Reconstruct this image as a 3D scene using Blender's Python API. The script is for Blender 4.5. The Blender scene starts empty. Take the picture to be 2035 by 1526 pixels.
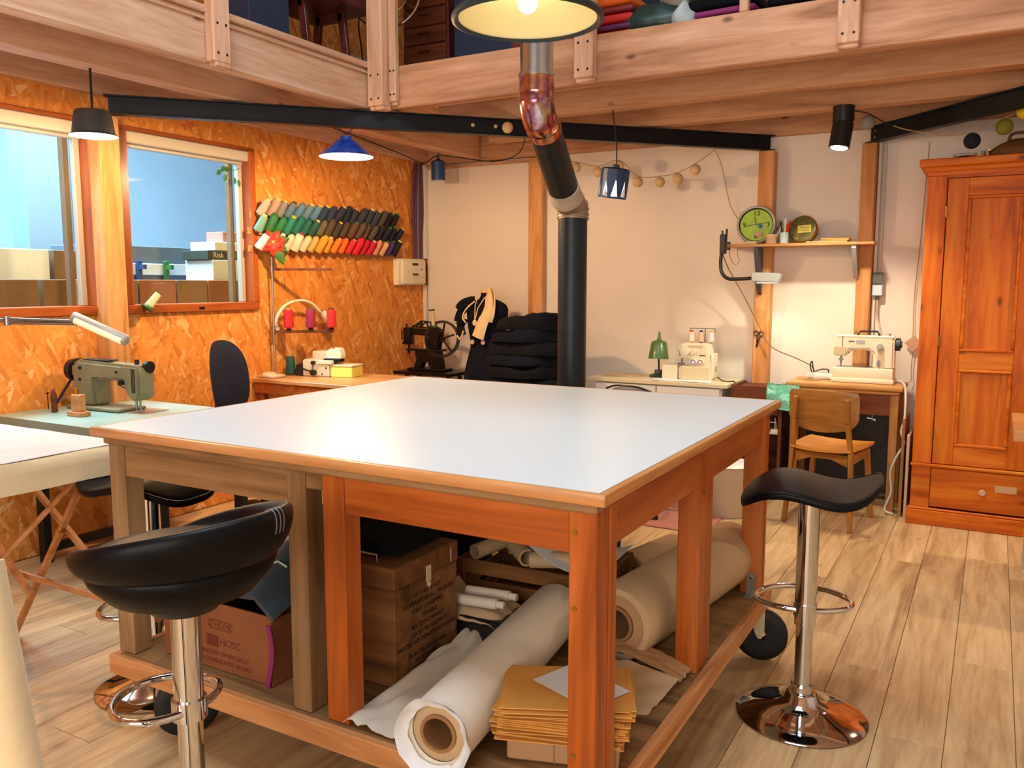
import bpy, bmesh, math, random
from math import pi, sin, cos, radians, atan2, sqrt, hypot
from mathutils import Vector as V, Matrix, noise, Euler
random.seed(7)
SC = bpy.context.scene
COL = SC.collection

# ------------------------------------------------------------------ camera
cam = bpy.data.cameras.new('camera'); camo = bpy.data.objects.new('camera', cam); COL.objects.link(camo)
YA, PI_ = radians(29.67), radians(6.75)
_f = V((-sin(YA), cos(YA), 0)); _r = V((cos(YA), sin(YA), 0)); _u = V((0, 0, 1))
_fw = _f * cos(PI_) - _u * sin(PI_); _up = _u * cos(PI_) + _f * sin(PI_)
m = Matrix((_r, _up, -_fw)).transposed().to_4x4(); m.translation = (0, 0, 1.40)
camo.matrix_world = m
cam.sensor_width = 36; cam.sensor_fit = 'HORIZONTAL'; cam.lens = 36 * 1681.5 / 2035
cam.clip_start = .05
SC.camera = camo
SC.view_settings.view_transform = 'Standard'; SC.view_settings.look = 'None'
SC.view_settings.gamma = 1; SC.view_settings.use_curve_mapping = False
SC.view_settings.exposure = 0.20
SC.cycles.max_bounces = 5; SC.cycles.diffuse_bounces = 3; SC.cycles.glossy_bounces = 3; SC.cycles.transmission_bounces = 4; SC.cycles.transparent_max_bounces = 6
SC.cycles.caustics_reflective = False; SC.cycles.caustics_refractive = False

# ------------------------------------------------------------------ world, daylight and added fill
w = bpy.data.worlds.new('world'); SC.world = w; w.use_nodes = True
w.node_tree.nodes['Background'].inputs[0].default_value = (.55, .72, 1, 1)
w.node_tree.nodes['Background'].inputs[1].default_value = .55

def light(name, kind, loc, energy, color, size=.1, rot=(0, 0, 0), **k):
    l = bpy.data.lights.new(name, kind); o = bpy.data.objects.new(name, l); COL.objects.link(o)
    o.location = loc; o.rotation_euler = rot; l.energy = energy; l.color = color
    if kind == 'AREA':
        l.shape = 'RECTANGLE'; l.size = size; l.size_y = k.get('sy', size)
    else:
        l.shadow_soft_size = size
    if kind == 'SPOT':
        l.spot_size = k.get('cone', 1.2); l.spot_blend = k.get('blend', .4)
    return o
DAY = (.70, .87, 1.0); WARM = (1.0, .63, .32); WARMW = (1.0, .80, .56)
# daylight falling through the roof light over the double-height part of the room
light('roof_light_daylight', 'AREA', (-1.1, 1.2, 4.72), 128, DAY, 2.4, (0, 0, 0), sy=2.2)
# added fill light for the table fronts, in an invented window behind the camera
light('rear_fill_light', 'AREA', (-.4, -2.12, 1.75), 105, (1.0, .86, .72), 3.2, (radians(90), 0, 0), sy=2.0)
# daylight in the neighbouring hall behind the inner windows
light('hall_daylight', 'AREA', (-5.6, 3.0, 3.9), 780, (.46, .77, 1.0), 1.8, (0, 0, 0), sy=3.4)

# ------------------------------------------------------------------ helpers
def lin(h):
    h = h.lstrip('#'); o = []
    for i in (0, 2, 4):
        c = int(h[i:i+2], 16) / 255
        o.append(c / 12.92 if c <= .04045 else ((c + .055) / 1.055) ** 2.4)
    return (*o, 1)
def clamp(x, a=0., b=1.): return max(a, min(b, x))

class B:
    """collects shapes in one bmesh"""
    def __init__(s): s.bm = bmesh.new()
    def _add(s, t):
        me = bpy.data.meshes.new('t'); t.to_mesh(me); t.free(); s.bm.from_mesh(me); bpy.data.meshes.remove(me); return s
    def box(s, c, d, rz=0, rx=0, ry=0, bev=0, seg=1):
        t = bmesh.new(); bmesh.ops.create_cube(t, size=1)
        bmesh.ops.scale(t, vec=d, verts=t.verts)
        if bev: bmesh.ops.bevel(t, geom=t.edges[:], offset=bev, segments=seg, affect='EDGES', profile=.5)
        bmesh.ops.transform(t, matrix=Matrix.Translation(c) @ Euler((rx, ry, rz)).to_matrix().to_4x4(), verts=t.verts)
        return s._add(t)
    def bb(s, x0, x1, y0, y1, z0, z1, bev=0, seg=1):
        return s.box(((x0+x1)/2, (y0+y1)/2, (z0+z1)/2), (abs(x1-x0), abs(y1-y0), abs(z1-z0)), bev=bev, seg=seg)
    def beam(s, a, b, w_, h, bev=0, up=(0, 0, 1)):
        a, b = V(a), V(b); d = b - a; z = V(up); x = d.normalized(); y = z.cross(x)
        if y.length < 1e-5: y = V((0, 1, 0))
        y.normalize(); z = x.cross(y)
        t = bmesh.new(); bmesh.ops.create_cube(t, size=1); bmesh.ops.scale(t, vec=(d.length, w_, h), verts=t.verts)
        if bev: bmesh.ops.bevel(t, geom=t.edges[:], offset=bev, segments=1, affect='EDGES')
        M = Matrix((x, y, z)).transposed().to_4x4(); M.translation = (a + b) / 2
        bmesh.ops.transform(t, matrix=M, verts=t.verts); return s._add(t)
    def cyl(s, a, b, r, r2=None, n=20, caps=True):
        a, b = V(a), V(b); r2 = r if r2 is None else r2
        t = bmesh.new(); bmesh.ops.create_cone(t, cap_ends=caps, segments=n, radius1=max(r, 1e-5), radius2=max(r2, 1e-5), depth=(b-a).length)
        M = (b-a).to_track_quat('Z', 'Y').to_matrix().to_4x4(); M.translation = (a+b)/2
        bmesh.ops.transform(t, matrix=M, verts=t.verts); return s._add(t)
    def lathe(s, prof, c=(0, 0, 0), n=32, rot=None, a0=0, a1=2*pi):
        t = bmesh.new(); full = abs(a1-a0-2*pi) < 1e-6; rings = []
        for (r, z) in prof:
            if r < 1e-6: rings.append([t.verts.new((0, 0, z))]); continue
            k = n if full else n+1
            rings.append([t.verts.new((r*cos(a0+(a1-a0)*i/n), r*sin(a0+(a1-a0)*i/n), z)) for i in range(k)])
        for A, Bq in zip(rings, rings[1:]):
            for i in range(n):
                j = (i+1) % n if full else i+1
                try:
                    if len(A) == 1 and len(Bq) > 1: t.faces.new((A[0], Bq[j], Bq[i]))
                    elif len(Bq) == 1 and len(A) > 1: t.faces.new((A[i], A[j], Bq[0]))
                    elif len(A) > 1: t.faces.new((A[i], A[j], Bq[j], Bq[i]))
                except ValueError: pass
        M = (rot.to_matrix().to_4x4() if rot else Matrix.Identity(4)); M.translation = c
        bmesh.ops.transform(t, matrix=M, verts=t.verts); bmesh.ops.recalc_face_normals(t, faces=t.faces); return s._add(t)
    def tube(s, pts, r, n=8, closed=False, sub=0):
        P = [V(p) for p in pts]
        if sub: P = spline(P, sub, closed)
        rr = r if isinstance(r, (list, tuple)) else None
        t = bmesh.new(); rings = []; N = len(P); prev = None
        for i, p in enumerate(P):
            d = (P[(i+1) % N] - P[i-1]) if (closed or 0 < i < N-1) else (P[1]-P[0] if i == 0 else P[-1]-P[-2])
            d.normalize()
            if prev is None:
                a = V((0, 0, 1)) if abs(d.z) < .9 else V((1, 0, 0)); x = d.cross(a).normalized()
            else:
                x = prev - d * prev.dot(d)
                if x.length < 1e-6: x = d.orthogonal()
                x.normalize()
            prev = x; y = d.cross(x)
            q = r if rr is None else rr[min(len(rr)-1, int(i*len(rr)/N))]
            rings.append([t.verts.new(p + (x*cos(2*pi*k/n)+y*sin(2*pi*k/n))*q) for k in range(n)])
        for i in range(N if closed else N-1):
            A, Bq = rings[i], rings[(i+1) % N]
            for k in range(n): t.faces.new((A[k], A[(k+1) % n], Bq[(k+1) % n], Bq[k]))
        if not closed: t.faces.new(rings[0][::-1]); t.faces.new(rings[-1])
        bmesh.ops.recalc_face_normals(t, faces=t.faces); return s._add(t)
    def sph(s, c, r, sc=(1, 1, 1), n=16, rz=0, rx=0, ry=0):
        t = bmesh.new(); bmesh.ops.create_uvsphere(t, u_segments=n, v_segments=max(6, n*2//3), radius=r)
        bmesh.ops.transform(t, matrix=Matrix.Translation(c) @ Euler((rx, ry, rz)).to_matrix().to_4x4() @ Matrix.Diagonal((*sc, 1)), verts=t.verts)
        return s._add(t)
    def prism(s, poly, h, M=None, bev=0):
        """poly in xy, thickness h along z, then matrix M"""
        t = bmesh.new(); a = [t.verts.new((x, y, 0)) for x, y in poly]; f = t.faces.new(a)
        g = bmesh.ops.extrude_face_region(t, geom=[f]); bmesh.ops.translate(t, vec=(0, 0, h), verts=[e for e in g['geom'] if isinstance(e, bmesh.types.BMVert)])
        bmesh.ops.recalc_face_normals(t, faces=t.faces)
        if bev: bmesh.ops.bevel(t, geom=[e for e in t.edges if e.calc_face_angle(0) > .6], offset=bev, segments=2, affect='EDGES')
        if M is not None: bmesh.ops.transform(t, matrix=M, verts=t.verts)
        return s._add(t)
    def grid(s, fn, nu, nv, closed_u=False):
        t = bmesh.new(); G = [[t.verts.new(fn(i/(nu if closed_u else nu-1), j/(nv-1))) for j in range(nv)] for i in range(nu)]
        for i in range(nu if closed_u else nu-1):
            for j in range(nv-1): t.faces.new((G[i][j], G[(i+1) % nu][j], G[(i+1) % nu][j+1], G[i][j+1]))
        bmesh.ops.recalc_face_normals(t, faces=t.faces); return s._add(t)
    def shell(s, fn, nu, nv, th):
        """a closed sheet of thickness th built below a surface fn(u,v)"""
        def nrm(u, v):
            e = 1e-3; a = V(fn(min(1, u+e), v))-V(fn(max(0, u-e), v)); b = V(fn(u, min(1, v+e)))-V(fn(u, max(0, v-e)))
            c = a.cross(b); return c.normalized() if c.length > 1e-12 else V((0, 0, 1))
        t = bmesh.new()
        T = [[t.verts.new(fn(i/(nu-1), j/(nv-1))) for j in range(nv)] for i in range(nu)]
        L = [[t.verts.new(V(fn(i/(nu-1), j/(nv-1))) - nrm(i/(nu-1), j/(nv-1))*th) for j in range(nv)] for i in range(nu)]
        for i in range(nu-1):
            for j in range(nv-1):
                t.faces.new((T[i][j], T[i+1][j], T[i+1][j+1], T[i][j+1])); t.faces.new((L[i][j], L[i][j+1], L[i+1][j+1], L[i+1][j]))
        for i in range(nu-1):
            t.faces.new((T[i][0], L[i][0], L[i+1][0], T[i+1][0])); t.faces.new((T[i][-1], T[i+1][-1], L[i+1][-1], L[i][-1]))
        for j in range(nv-1):
            t.faces.new((T[0][j], T[0][j+1], L[0][j+1], L[0][j])); t.faces.new((T[-1][j], L[-1][j], L[-1][j+1], T[-1][j+1]))
        bmesh.ops.recalc_face_normals(t, faces=t.faces); return s._add(t)
    def poly(s, *faces):
        t = bmesh.new()
        for f in faces: t.faces.new([t.verts.new(p) for p in f])
        return s._add(t)
    def jit(s, a, f=3.):
        for v in s.bm.verts: v.co += noise.noise_vector(v.co*f)*a
        return s

def spline(P, k, closed=False):
    P = [V(p) for p in P]; N = len(P); out = []
    for i in range(N if closed else N-1):
        p0 = P[(i-1) % N] if closed or i > 0 else P[0]; p1 = P[i]; p2 = P[(i+1) % N]; p3 = P[(i+2) % N] if closed or i < N-2 else P[-1]
        for j in range(k):
            t = j/k
            out.append(.5*((2*p1)+(p2-p0)*t+(2*p0-5*p1+4*p2-p3)*t*t+(3*p1-p0-3*p2+p3)*t**3))
    if not closed: out.append(P[-1])
    return out

def ob(name, b, mat_, parent=None, smooth=35, loc=None, rot=None):
    me = bpy.data.meshes.new(name)
    if isinstance(b, B): b.bm.to_mesh(me); b.bm.free()
    else: me = b
    if isinstance(mat_, str): mat_ = M_[mat_]
    if not me.materials: me.materials.append(mat_)
    if smooth and isinstance(b, B) and len(me.polygons):
        me.polygons.foreach_set('use_smooth', [True]*len(me.polygons))
        try: me.set_sharp_from_angle(angle=radians(smooth))
        except Exception: pass
    o = bpy.data.objects.new(name, me); COL.objects.link(o)
    if parent: o.parent = parent
    if loc: o.location = loc
    if rot: o.rotation_euler = rot
    return o
def tag(o, label, cat, group=None):
    o['label'] = label; o['category'] = cat
    if group: o['group'] = group
    return o
def thing(name, label, cat, loc=(0, 0, 0), rz=0, group=None):
    o = bpy.data.objects.new(name, None); COL.objects.link(o); o.location = loc; o.rotation_euler = (0, 0, rz)
    o.empty_display_size = .1
    return tag(o, label, cat, group)
def struct(name, b, mat_, **k):
    o = ob(name, b, mat_, **k); o['kind'] = 'structure'; return o
def dup(o, parent=None):
    c = o.copy(); COL.objects.link(c); c.parent = parent
    for ch in list(o.children): dup(ch, c)
    return c
def text(name, body, size, mat_, parent, loc, rot, th=.0006, align='CENTER'):
    cu = bpy.data.curves.new(name, 'FONT'); cu.body = body; cu.size = size; cu.align_x = align; cu.align_y = 'CENTER'; cu.extrude = th
    cu.materials.append(M_[mat_])
    o = bpy.data.objects.new(name, cu); COL.objects.link(o); o.location = (0, 0, 0)
    dg = bpy.context.evaluated_depsgraph_get(); me = bpy.data.meshes.new_from_object(o.evaluated_get(dg)); bpy.data.objects.remove(o); bpy.data.curves.remove(cu)
    if not me.materials: me.materials.append(M_[mat_])
    o = bpy.data.objects.new(name, me); COL.objects.link(o); o.parent = parent; o.location = loc; o.rotation_euler = rot
    return o

# ------------------------------------------------------------------ materials
M_ = {}
def newmat(name):
    m = bpy.data.materials.new(name); m.use_nodes = True; M_[name] = m
    nt = m.node_tree; return m, nt, nt.nodes['Principled BSDF']
def N(nt, t, **k):
    n = nt.nodes.new(t)
    for a, b in k.items():
        if a in n.inputs: n.inputs[a].default_value = b
        else: setattr(n, a, b)
    return n
def ramp(nt, stops):
    r = nt.nodes.new('ShaderNodeValToRGB'); e = r.color_ramp.elements
    while len(e) < len(stops): e.new(.5)
    for i, (p, c) in enumerate(stops): e[i].position = p; e[i].color = c if not isinstance(c, str) else lin(c)
    return r
def coords(nt, scale=(1, 1, 1), rot=(0, 0, 0)):
    t = nt.nodes.new('ShaderNodeTexCoord'); mp = nt.nodes.new('ShaderNodeMapping')
    nt.links.new(t.outputs['Object'], mp.inputs[0]); mp.inputs['Scale'].default_value = scale; mp.inputs['Rotation'].default_value = rot
    return mp
def mixc(nt, a, b, fac, mode='MIX'):
    m = nt.nodes.new('ShaderNodeMix'); m.data_type = 'RGBA'; m.blend_type = mode
    for sock, v in ((m.inputs[6], a), (m.inputs[7], b), (m.inputs[0], fac)):
        if hasattr(v, 'node'): nt.links.new(v, sock)
        else: sock.default_value = v
    return m.outputs[2]
def mat(name, col, rough=.5, metal=0, spec=.5, var=0, noise_s=0, coat=0, trans=0, alpha=1, bump=0, sheen=0, ior=None, bscale=None):
    m, nt, p = newmat(name); c = lin(col) if isinstance(col, str) else col
    p.inputs['Base Color'].default_value = c; p.inputs['Roughness'].default_value = rough; p.inputs['Metallic'].default_value = metal
    p.inputs['Specular IOR Level'].default_value = spec; p.inputs['Coat Weight'].default_value = coat; p.inputs['Transmission Weight'].default_value = trans
    p.inputs['Alpha'].default_value = alpha; p.inputs['Sheen Weight'].default_value = sheen
    if ior: p.inputs['IOR'].default_value = ior
    if noise_s:
        mp = coords(nt); n = N(nt, 'ShaderNodeTexNoise', Scale=noise_s, Detail=5.0); nt.links.new(mp.outputs[0], n.inputs['Vector'])
        d = tuple(x*(1-var) for x in c[:3])+(1,); l = tuple(min(1, x*(1+var)) for x in c[:3])+(1,)
        r = ramp(nt, [(.3, d), (.7, l)]); nt.links.new(n.outputs[0], r.inputs[0]); nt.links.new(r.outputs[0], p.inputs['Base Color'])
        if bump:
            n2 = N(nt, 'ShaderNodeTexNoise', Scale=bscale or noise_s*6, Detail=3.0); nt.links.new(mp.outputs[0], n2.inputs['Vector'])
            bp = N(nt, 'ShaderNodeBump', Strength=bump, Distance=.004); nt.links.new(n2.outputs[0], bp.inputs['Height']); nt.links.new(bp.outputs[0], p.inputs['Normal'])
    return m
def emis(name, col, strength):
    m, nt, p = newmat(name); m.cycles.emission_sampling = 'NONE' if strength > 20 else 'FRONT'; c = lin(col) if isinstance(col, str) else col
    p.inputs['Base Color'].default_value = c; p.inputs['Emission Color'].default_value = c; p.inputs['Emission Strength'].default_value = strength
    return m
def wood(name, light_, mid, dark, axis='x', s=1., rough=.5, knots=0., vary=.12, coat=0., ring=.5):
    m, nt, p = newmat(name); L = nt.links
    k = {'x': (.09, 1, 1), 'y': (1, .09, 1), 'z': (1, 1, .09)}[axis]
    oi = nt.nodes.new('ShaderNodeObjectInfo')
    mp = coords(nt, tuple(q*s for q in k)); add = N(nt, 'ShaderNodeVectorMath', operation='ADD'); L.new(mp.outputs[0], add.inputs[0])
    mu = N(nt, 'ShaderNodeMath', operation='MULTIPLY'); L.new(oi.outputs['Random'], mu.inputs[0]); mu.inputs[1].default_value = 37.
    L.new(mu.outputs[0], add.inputs[1])
    n1 = N(nt, 'ShaderNodeTexNoise', Scale=9., Detail=4., Roughness=.6, Distortion=1.2); L.new(add.outputs[0], n1.inputs['Vector'])
    n2 = N(nt, 'ShaderNodeTexNoise', Scale=55., Detail=2., Roughness=.6); L.new(add.outputs[0], n2.inputs['Vector'])
    r1 = ramp(nt, [(.28, dark), (.48, mid), (.72, light_)]); L.new(n1.outputs[0], r1.inputs[0])
    r2 = ramp(nt, [(.3, (.72, .68, .62, 1)), (.62, (1, 1, 1, 1))]); L.new(n2.outputs[0], r2.inputs[0])
    c = mixc(nt, r1.outputs[0], r2.outputs[0], ring, 'MULTIPLY')
    if knots:
        k2 = {'x': (.5, 1, 1), 'y': (1, .5, 1), 'z': (1, 1, .5)}[axis]
        mk = coords(nt, k2); ad2 = N(nt, 'ShaderNodeVectorMath', operation='ADD'); L.new(mk.outputs[0], ad2.inputs[0]); L.new(mu.outputs[0], ad2.inputs[1])
        vo = N(nt, 'ShaderNodeTexVoronoi', Scale=5.5); vo.inputs['Randomness'].default_value = 1; L.new(ad2.outputs[0], vo.inputs['Vector'])
        rk = ramp(nt, [(.02, (1, 1, 1, 1)), (.06, (.6, .6, .6, 1)), (.10, (0, 0, 0, 1))]); L.new(vo.outputs['Distance'], rk.inputs[0])
        mm = N(nt, 'ShaderNodeMath', operation='MULTIPLY'); L.new(rk.outputs[0], mm.inputs[0]); mm.inputs[1].default_value = knots
        dk = lin(dark) if isinstance(dark, str) else dark
        c = mixc(nt, c, (dk[0]*.35, dk[1]*.28, dk[2]*.25, 1), mm.outputs[0])
    hv = nt.nodes.new('ShaderNodeHueSaturation'); L.new(c, hv.inputs['Color'])
    mr = N(nt, 'ShaderNodeMapRange'); L.new(oi.outputs['Random'], mr.inputs[0]); mr.inputs[3].default_value = 1-vary; mr.inputs[4].default_value = 1+vary
    L.new(mr.outputs[0], hv.inputs['Value']); L.new(hv.outputs[0], p.inputs['Base Color'])
    p.inputs['Specular IOR Level'].default_value = .3; p.inputs['Roughness'].default_value = rough; p.inputs['Coat Weight'].default_value = coat; p.inputs['Coat Roughness'].default_value = .25
    bp = N(nt, 'ShaderNodeBump', Strength=.12, Distance=.003); L.new(n2.outputs[0], bp.inputs['Height']); L.new(bp.outputs[0], p.inputs['Normal'])
    return m
def osb(name):
    m, nt, p = newmat(name); L = nt.links; c = None
    for i, (ang, sx, sy) in enumerate(((.2, 62, 15), (1.15, 56, 17), (-.5, 66, 14))):
        mp = coords(nt, (1, 1, 1), (ang, 0, 0)); mp2 = nt.nodes.new('ShaderNodeMapping'); L.new(mp.outputs[0], mp2.inputs[0]); mp2.inputs['Scale'].default_value = (20, sx, sy)
        mp2.inputs['Location'].default_value = (i*3.7, i*1.3, i*9.1)
        nz = N(nt, 'ShaderNodeTexNoise', Scale=1.4, Detail=2.); L.new(mp2.outputs[0], nz.inputs['Vector'])
        va = N(nt, 'ShaderNodeVectorMath', operation='ADD'); L.new(mp2.outputs[0], va.inputs[0]); L.new(nz.outputs['Color'], va.inputs[1])
        vo = N(nt, 'ShaderNodeTexVoronoi', Scale=.62); L.new(va.outputs[0], vo.inputs['Vector'])
        sp = N(nt, 'ShaderNodeSeparateColor'); L.new(vo.outputs['Color'], sp.inputs[0])
        r = ramp(nt, [(0, '#c27026'), (.2, '#d78433'), (.55, '#e08e3a'), (.85, '#e59845'), (1, '#f0ba7c')]); L.new(sp.outputs[0], r.inputs[0])
        if c is None: c = r.outputs[0]
        else:
            r2 = ramp(nt, [(.55, (0, 0, 0, 1)), (.6, (1, 1, 1, 1))]); L.new(sp.outputs[1], r2.inputs[0]); c = mixc(nt, c, r.outputs[0], r2.outputs[0])
    mp = coords(nt); n = N(nt, 'ShaderNodeTexNoise', Scale=26., Detail=4., Roughness=.7); L.new(mp.outputs[0], n.inputs['Vector'])
    r = ramp(nt, [(.27, (.42, .34, .28, 1)), (.4, (1, 1, 1, 1))]); L.new(n.outputs[0], r.inputs[0]); c = mixc(nt, c, r.outputs[0], .8, 'MULTIPLY')
    L.new(c, p.inputs['Base Color']); p.inputs['Roughness'].default_value = .62
    return m

wood('pine_x', '#e8c4a8', '#dcae8e', '#bb8660', 'x', 1, .6, .9)
wood('pine_y', '#e8c4a8', '#dcae8e', '#bb8660', 'y', 1, .6, .9)
wood('pine_z', '#e2b07c', '#d4965c', '#b27338', 'z', 1, .6, .9)
wood('fascia_x', '#d0a080', '#bb8764', '#8d5f42', 'x', 1, .65, .95)
wood('joist_x', '#e0b690', '#cf9d76', '#a0704c', 'x', 1, .65, .95)
wood('pine_v', '#e4bea0', '#d8a888', '#b98560', 'z', 1, .6, .9)
wood('ward_x', '#de8420', '#d06404', '#a04402', 'x', 1.2, .5, .9, .06, .0, .35)
wood('ward_z', '#de8420', '#d06404', '#a04402', 'z', 1.2, .5, .9, .06, .0, .35)
wood('beech_x', '#c9763a', '#b65c1c', '#8a400d', 'x', 1, .45, 0, .1, .15)
wood('beech_y', '#c9763a', '#b65c1c', '#8a400d', 'y', 1, .45, 0, .1, .15)
wood('beech_z', '#c9763a', '#b65c1c', '#8a400d', 'z', 1, .45, 0, .1, .15)
wood('grey_z', '#a98762', '#8d6c48', '#64472c', 'z', 1, .6, 0, .1)
wood('grey_x', '#b08a62', '#967048', '#64472c', 'x', 1, .6, 0, .1)
wood('edge_x', '#d79c64', '#c98950', '#a3632f', 'x', 1, .4, 0, .05, .2)
wood('edge_y', '#d79c64', '#c98950', '#a3632f', 'y', 1, .4, 0, .05, .2)
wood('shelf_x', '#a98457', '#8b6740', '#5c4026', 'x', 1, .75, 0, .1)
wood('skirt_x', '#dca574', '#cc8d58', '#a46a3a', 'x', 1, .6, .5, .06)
wood('skirt_y', '#dca574', '#cc8d58', '#a46a3a', 'y', 1, .6, .5, .06)
wood('frame_y', '#b5622c', '#9d4d1e', '#733310', 'y', 1, .4, 0, .05, .2)
wood('frame_z', '#b5622c', '#9d4d1e', '#733310', 'z', 1, .4, 0, .05, .2)
wood('plank', '#dfbd8e', '#cda678', '#a67f56', 'y', 1.1, .5, .35, .1, .1, .6)
wood('dark_x', '#7d4526', '#633119', '#40200f', 'x', 1, .5, 0, .08)
wood('dark_z', '#7d4526', '#633119', '#40200f', 'z', 1, .5, 0, .08)
wood('mahog_z', '#7a3b33', '#622b26', '#431a17', 'z', 1, .4, 0, .06, .2)
wood('desk_x', '#d8a66c', '#c8914f', '#a66e35', 'x', 1, .45, 0, .05, .2)
wood('desk_z', '#c08a4e', '#a97337', '#85542a', 'z', 1, .45, 0, .05, .2)
wood('chair_x', '#b9803c', '#a86e2e', '#80501f', 'x', 1, .35, 0, .05, .4)
wood('chair_z', '#b9803c', '#a86e2e', '#80501f', 'z', 1, .35, 0, .05, .4)
wood('chairseat', '#e39a44', '#d98a34', '#bb6d22', 'x', 1, .3, 0, .05, .5)
wood('crate_x', '#97693f', '#7e522c', '#57361c', 'x', 1, .7, 0, .1)
osb('osb')
mat('white_wall', '#ece2d6', .75, var=.03, noise_s=3)
mat('panel_white', '#e6dacb', .6, var=.03, noise_s=2)
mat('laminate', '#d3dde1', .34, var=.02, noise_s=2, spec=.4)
mat('steel_black', '#0d141d', .45, .3, var=.3, noise_s=8)
mat('pipe_black', '#20282c', .42, .5, var=.2, noise_s=10)
mat('pipe_galv', '#b9bcc0', .22, 1, var=.06, noise_s=6)
m, nt, p = newmat('pipe_copper')
mp = coords(nt); n_ = N(nt, 'ShaderNodeTexNoise', Scale=9., Detail=3.); nt.links.new(mp.outputs[0], n_.inputs['Vector'])
r_ = ramp(nt, [(.32, '#b8aaa0'), (.45, '#cf9468'), (.56, '#96587c'), (.68, '#d9c8b8')]); nt.links.new(n_.outputs[0], r_.inputs[0]); nt.links.new(r_.outputs[0], p.inputs['Base Color'])
p.inputs['Metallic'].default_value = 1; p.inputs['Roughness'].default_value = .18
mat('pipe_cement', '#b9aa98', .8, 0, var=.15, noise_s=20)
mat('elbow_metal', '#9a8878', .5, .6, var=.2, noise_s=14)
mat('chrome', '#d9dbdd', .06, 1); mat('steel', '#9aa0a4', .3, 1); mat('dark_metal', '#2a2c2f', .4, .7); mat('zinc', '#a9aaa4', .4, .9, var=.15, noise_s=30)
mat('leather', '#030408', .42, 0, .2, var=.2, noise_s=30)
mat('leather_grey', '#6c7078', .42, 0, .6, var=.1, noise_s=14)
mat('navy_fabric', '#161a30', .8, spec=.2, var=.15, noise_s=30)
mat('rubber', '#0c0d0f', .6); mat('black_plastic', '#101113', .4); mat('cast_black', '#0a0a0c', .3, .2)
mat('machine_green', '#7d785a', .42, .1, var=.1, noise_s=9); mat('table_green', '#8fa79a', .35, var=.05, noise_s=5)
mat('cream', '#e9dfc4', .38, var=.03, noise_s=6); mat('cream2', '#d9cba6', .4); mat('beige', '#cdbb99', .5, var=.05, noise_s=8)
mat('cloth_cream', '#dcc59c', .9, var=.06, noise_s=7, bump=.25, bscale=60, sheen=.2); mat('cloth_white', '#e4e4e2', .85, var=.04, noise_s=7, bump=.15, bscale=50)
mat('paper', '#eadfce', .7, var=.03, noise_s=5); mat('kraft', '#b99067', .65, var=.06, noise_s=4); mat('kraft_light', '#cdb08a', .65, var=.05, noise_s=5)
mat('manila', '#e0a04c', .6, var=.08, noise_s=6); mat('white_paper', '#e6e9ee', .7); mat('tissue', '#ded3c3', .8, var=.05, noise_s=6)
mat('cardboard', '#8a5230', .75, var=.1, noise_s=6); mat('board_brown', '#8f5526', .6, var=.06, noise_s=4); mat('core_brown', '#9a7048', .7, var=.1, noise_s=9)
mat('ink_red', '#6b2a18', .7); mat('ink_black', '#1a120c', .7); mat('white_plastic', '#e9e8e2', .35); mat('grey_plastic', '#a9acae', .4); mat('grey_dark', '#474b4f', .5)
mat('bin', '#cfc3ae', .4, var=.03, noise_s=3, trans=.0); mat('teal_bag', '#86e0c4', .25, trans=.1, var=.25, noise_s=14)
mat('blue_glaze', '#20429a', .2, coat=.6, var=.45, noise_s=24); mat('blue_dark', '#1b3f6e', .45); mat('navy', '#141e3d', .4)
mat('green_enamel', '#4a6d34', .35, coat=.3); mat('green_dark', '#1d3a33', .4); mat('leaf', '#2f6a2c', .5, var=.3, noise_s=30); mat('petal', '#e2321c', .55, var=.15, noise_s=30)
mat('purple', '#5a1f4c', .5); mat('magenta', '#8c2a66', .8); mat('cable_grey', '#6a6c70', .5); mat('cable_white', '#d8d2c2', .5); mat('cord_brown', '#8a6a42', .7)
mat('twine', '#b79a6a', .8); mat('dark_cloth', '#06070d', .9, var=.35, noise_s=9, bump=.5, bscale=40, spec=.2); mat('navy_cloth', '#070a18', .9, var=.25, noise_s=12, bump=.4, bscale=60, spec=.2)
mat('denim', '#22323e', .9, var=.35, noise_s=20, bump=.6, bscale=80, sheen=.3); mat('scarf', '#d9bc86', .85, var=.08, noise_s=12, bump=.3, bscale=50); mat('fringe', '#b9c4c4', .9)
mat('ball_beige', '#d8b98c', .85, var=.08, noise_s=60, bump=.5, bscale=120); mat('ball_grey', '#8f8d84', .85, var=.08, noise_s=60); mat('ball_olive', '#77741f', .85, var=.08, noise_s=60); mat('ball_yellow', '#d8b81c', .85, var=.08, noise_s=60); mat('ball_navy', '#0c1420', .85)
mat('pendant_black', '#24343a', .5, .2); mat('pendant_inside', '#f0dfa8', .5); mat('clock_face', '#a9cf4e', .4, var=.12, noise_s=18); mat('tin_gold', '#6e6a3a', .4, .4, var=.4, noise_s=60)
mat('note_yellow', '#e2d766', .7); mat('pink', '#e58c8c', .6); mat('blue_bright', '#1a62c8', .4); mat('red', '#c31c1c', .6); mat('red_dark', '#7c1f20', .6); mat('orange', '#e0641a', .6)
mat('brass', '#b98a3a', .3, .9); mat('rug_red', '#b0705c', .9, var=.1, noise_s=12); mat('tag_card', '#c79d7c', .7); mat('stove', '#15171a', .5, .4); mat('sticker', '#d8a878', .6)
mat('hall_wall', '#b9cbd8', .8, var=.05, noise_s=2); mat('hall_dark', '#5a6a78', .7); mat('hall_box', '#d9dde0', .6); mat('hall_brown', '#7a5a38', .7, var=.15, noise_s=6); mat('risk', '#2c3226', .6); mat('hall_grey', '#8494a2', .7)
mat('alu', '#b7b3a8', .5, .2); mat('blind', '#c9c0ae', .6); mat('socket_grey', '#5d615c', .5); mat('lid_clear', '#bcd3d8', .2)
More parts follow.
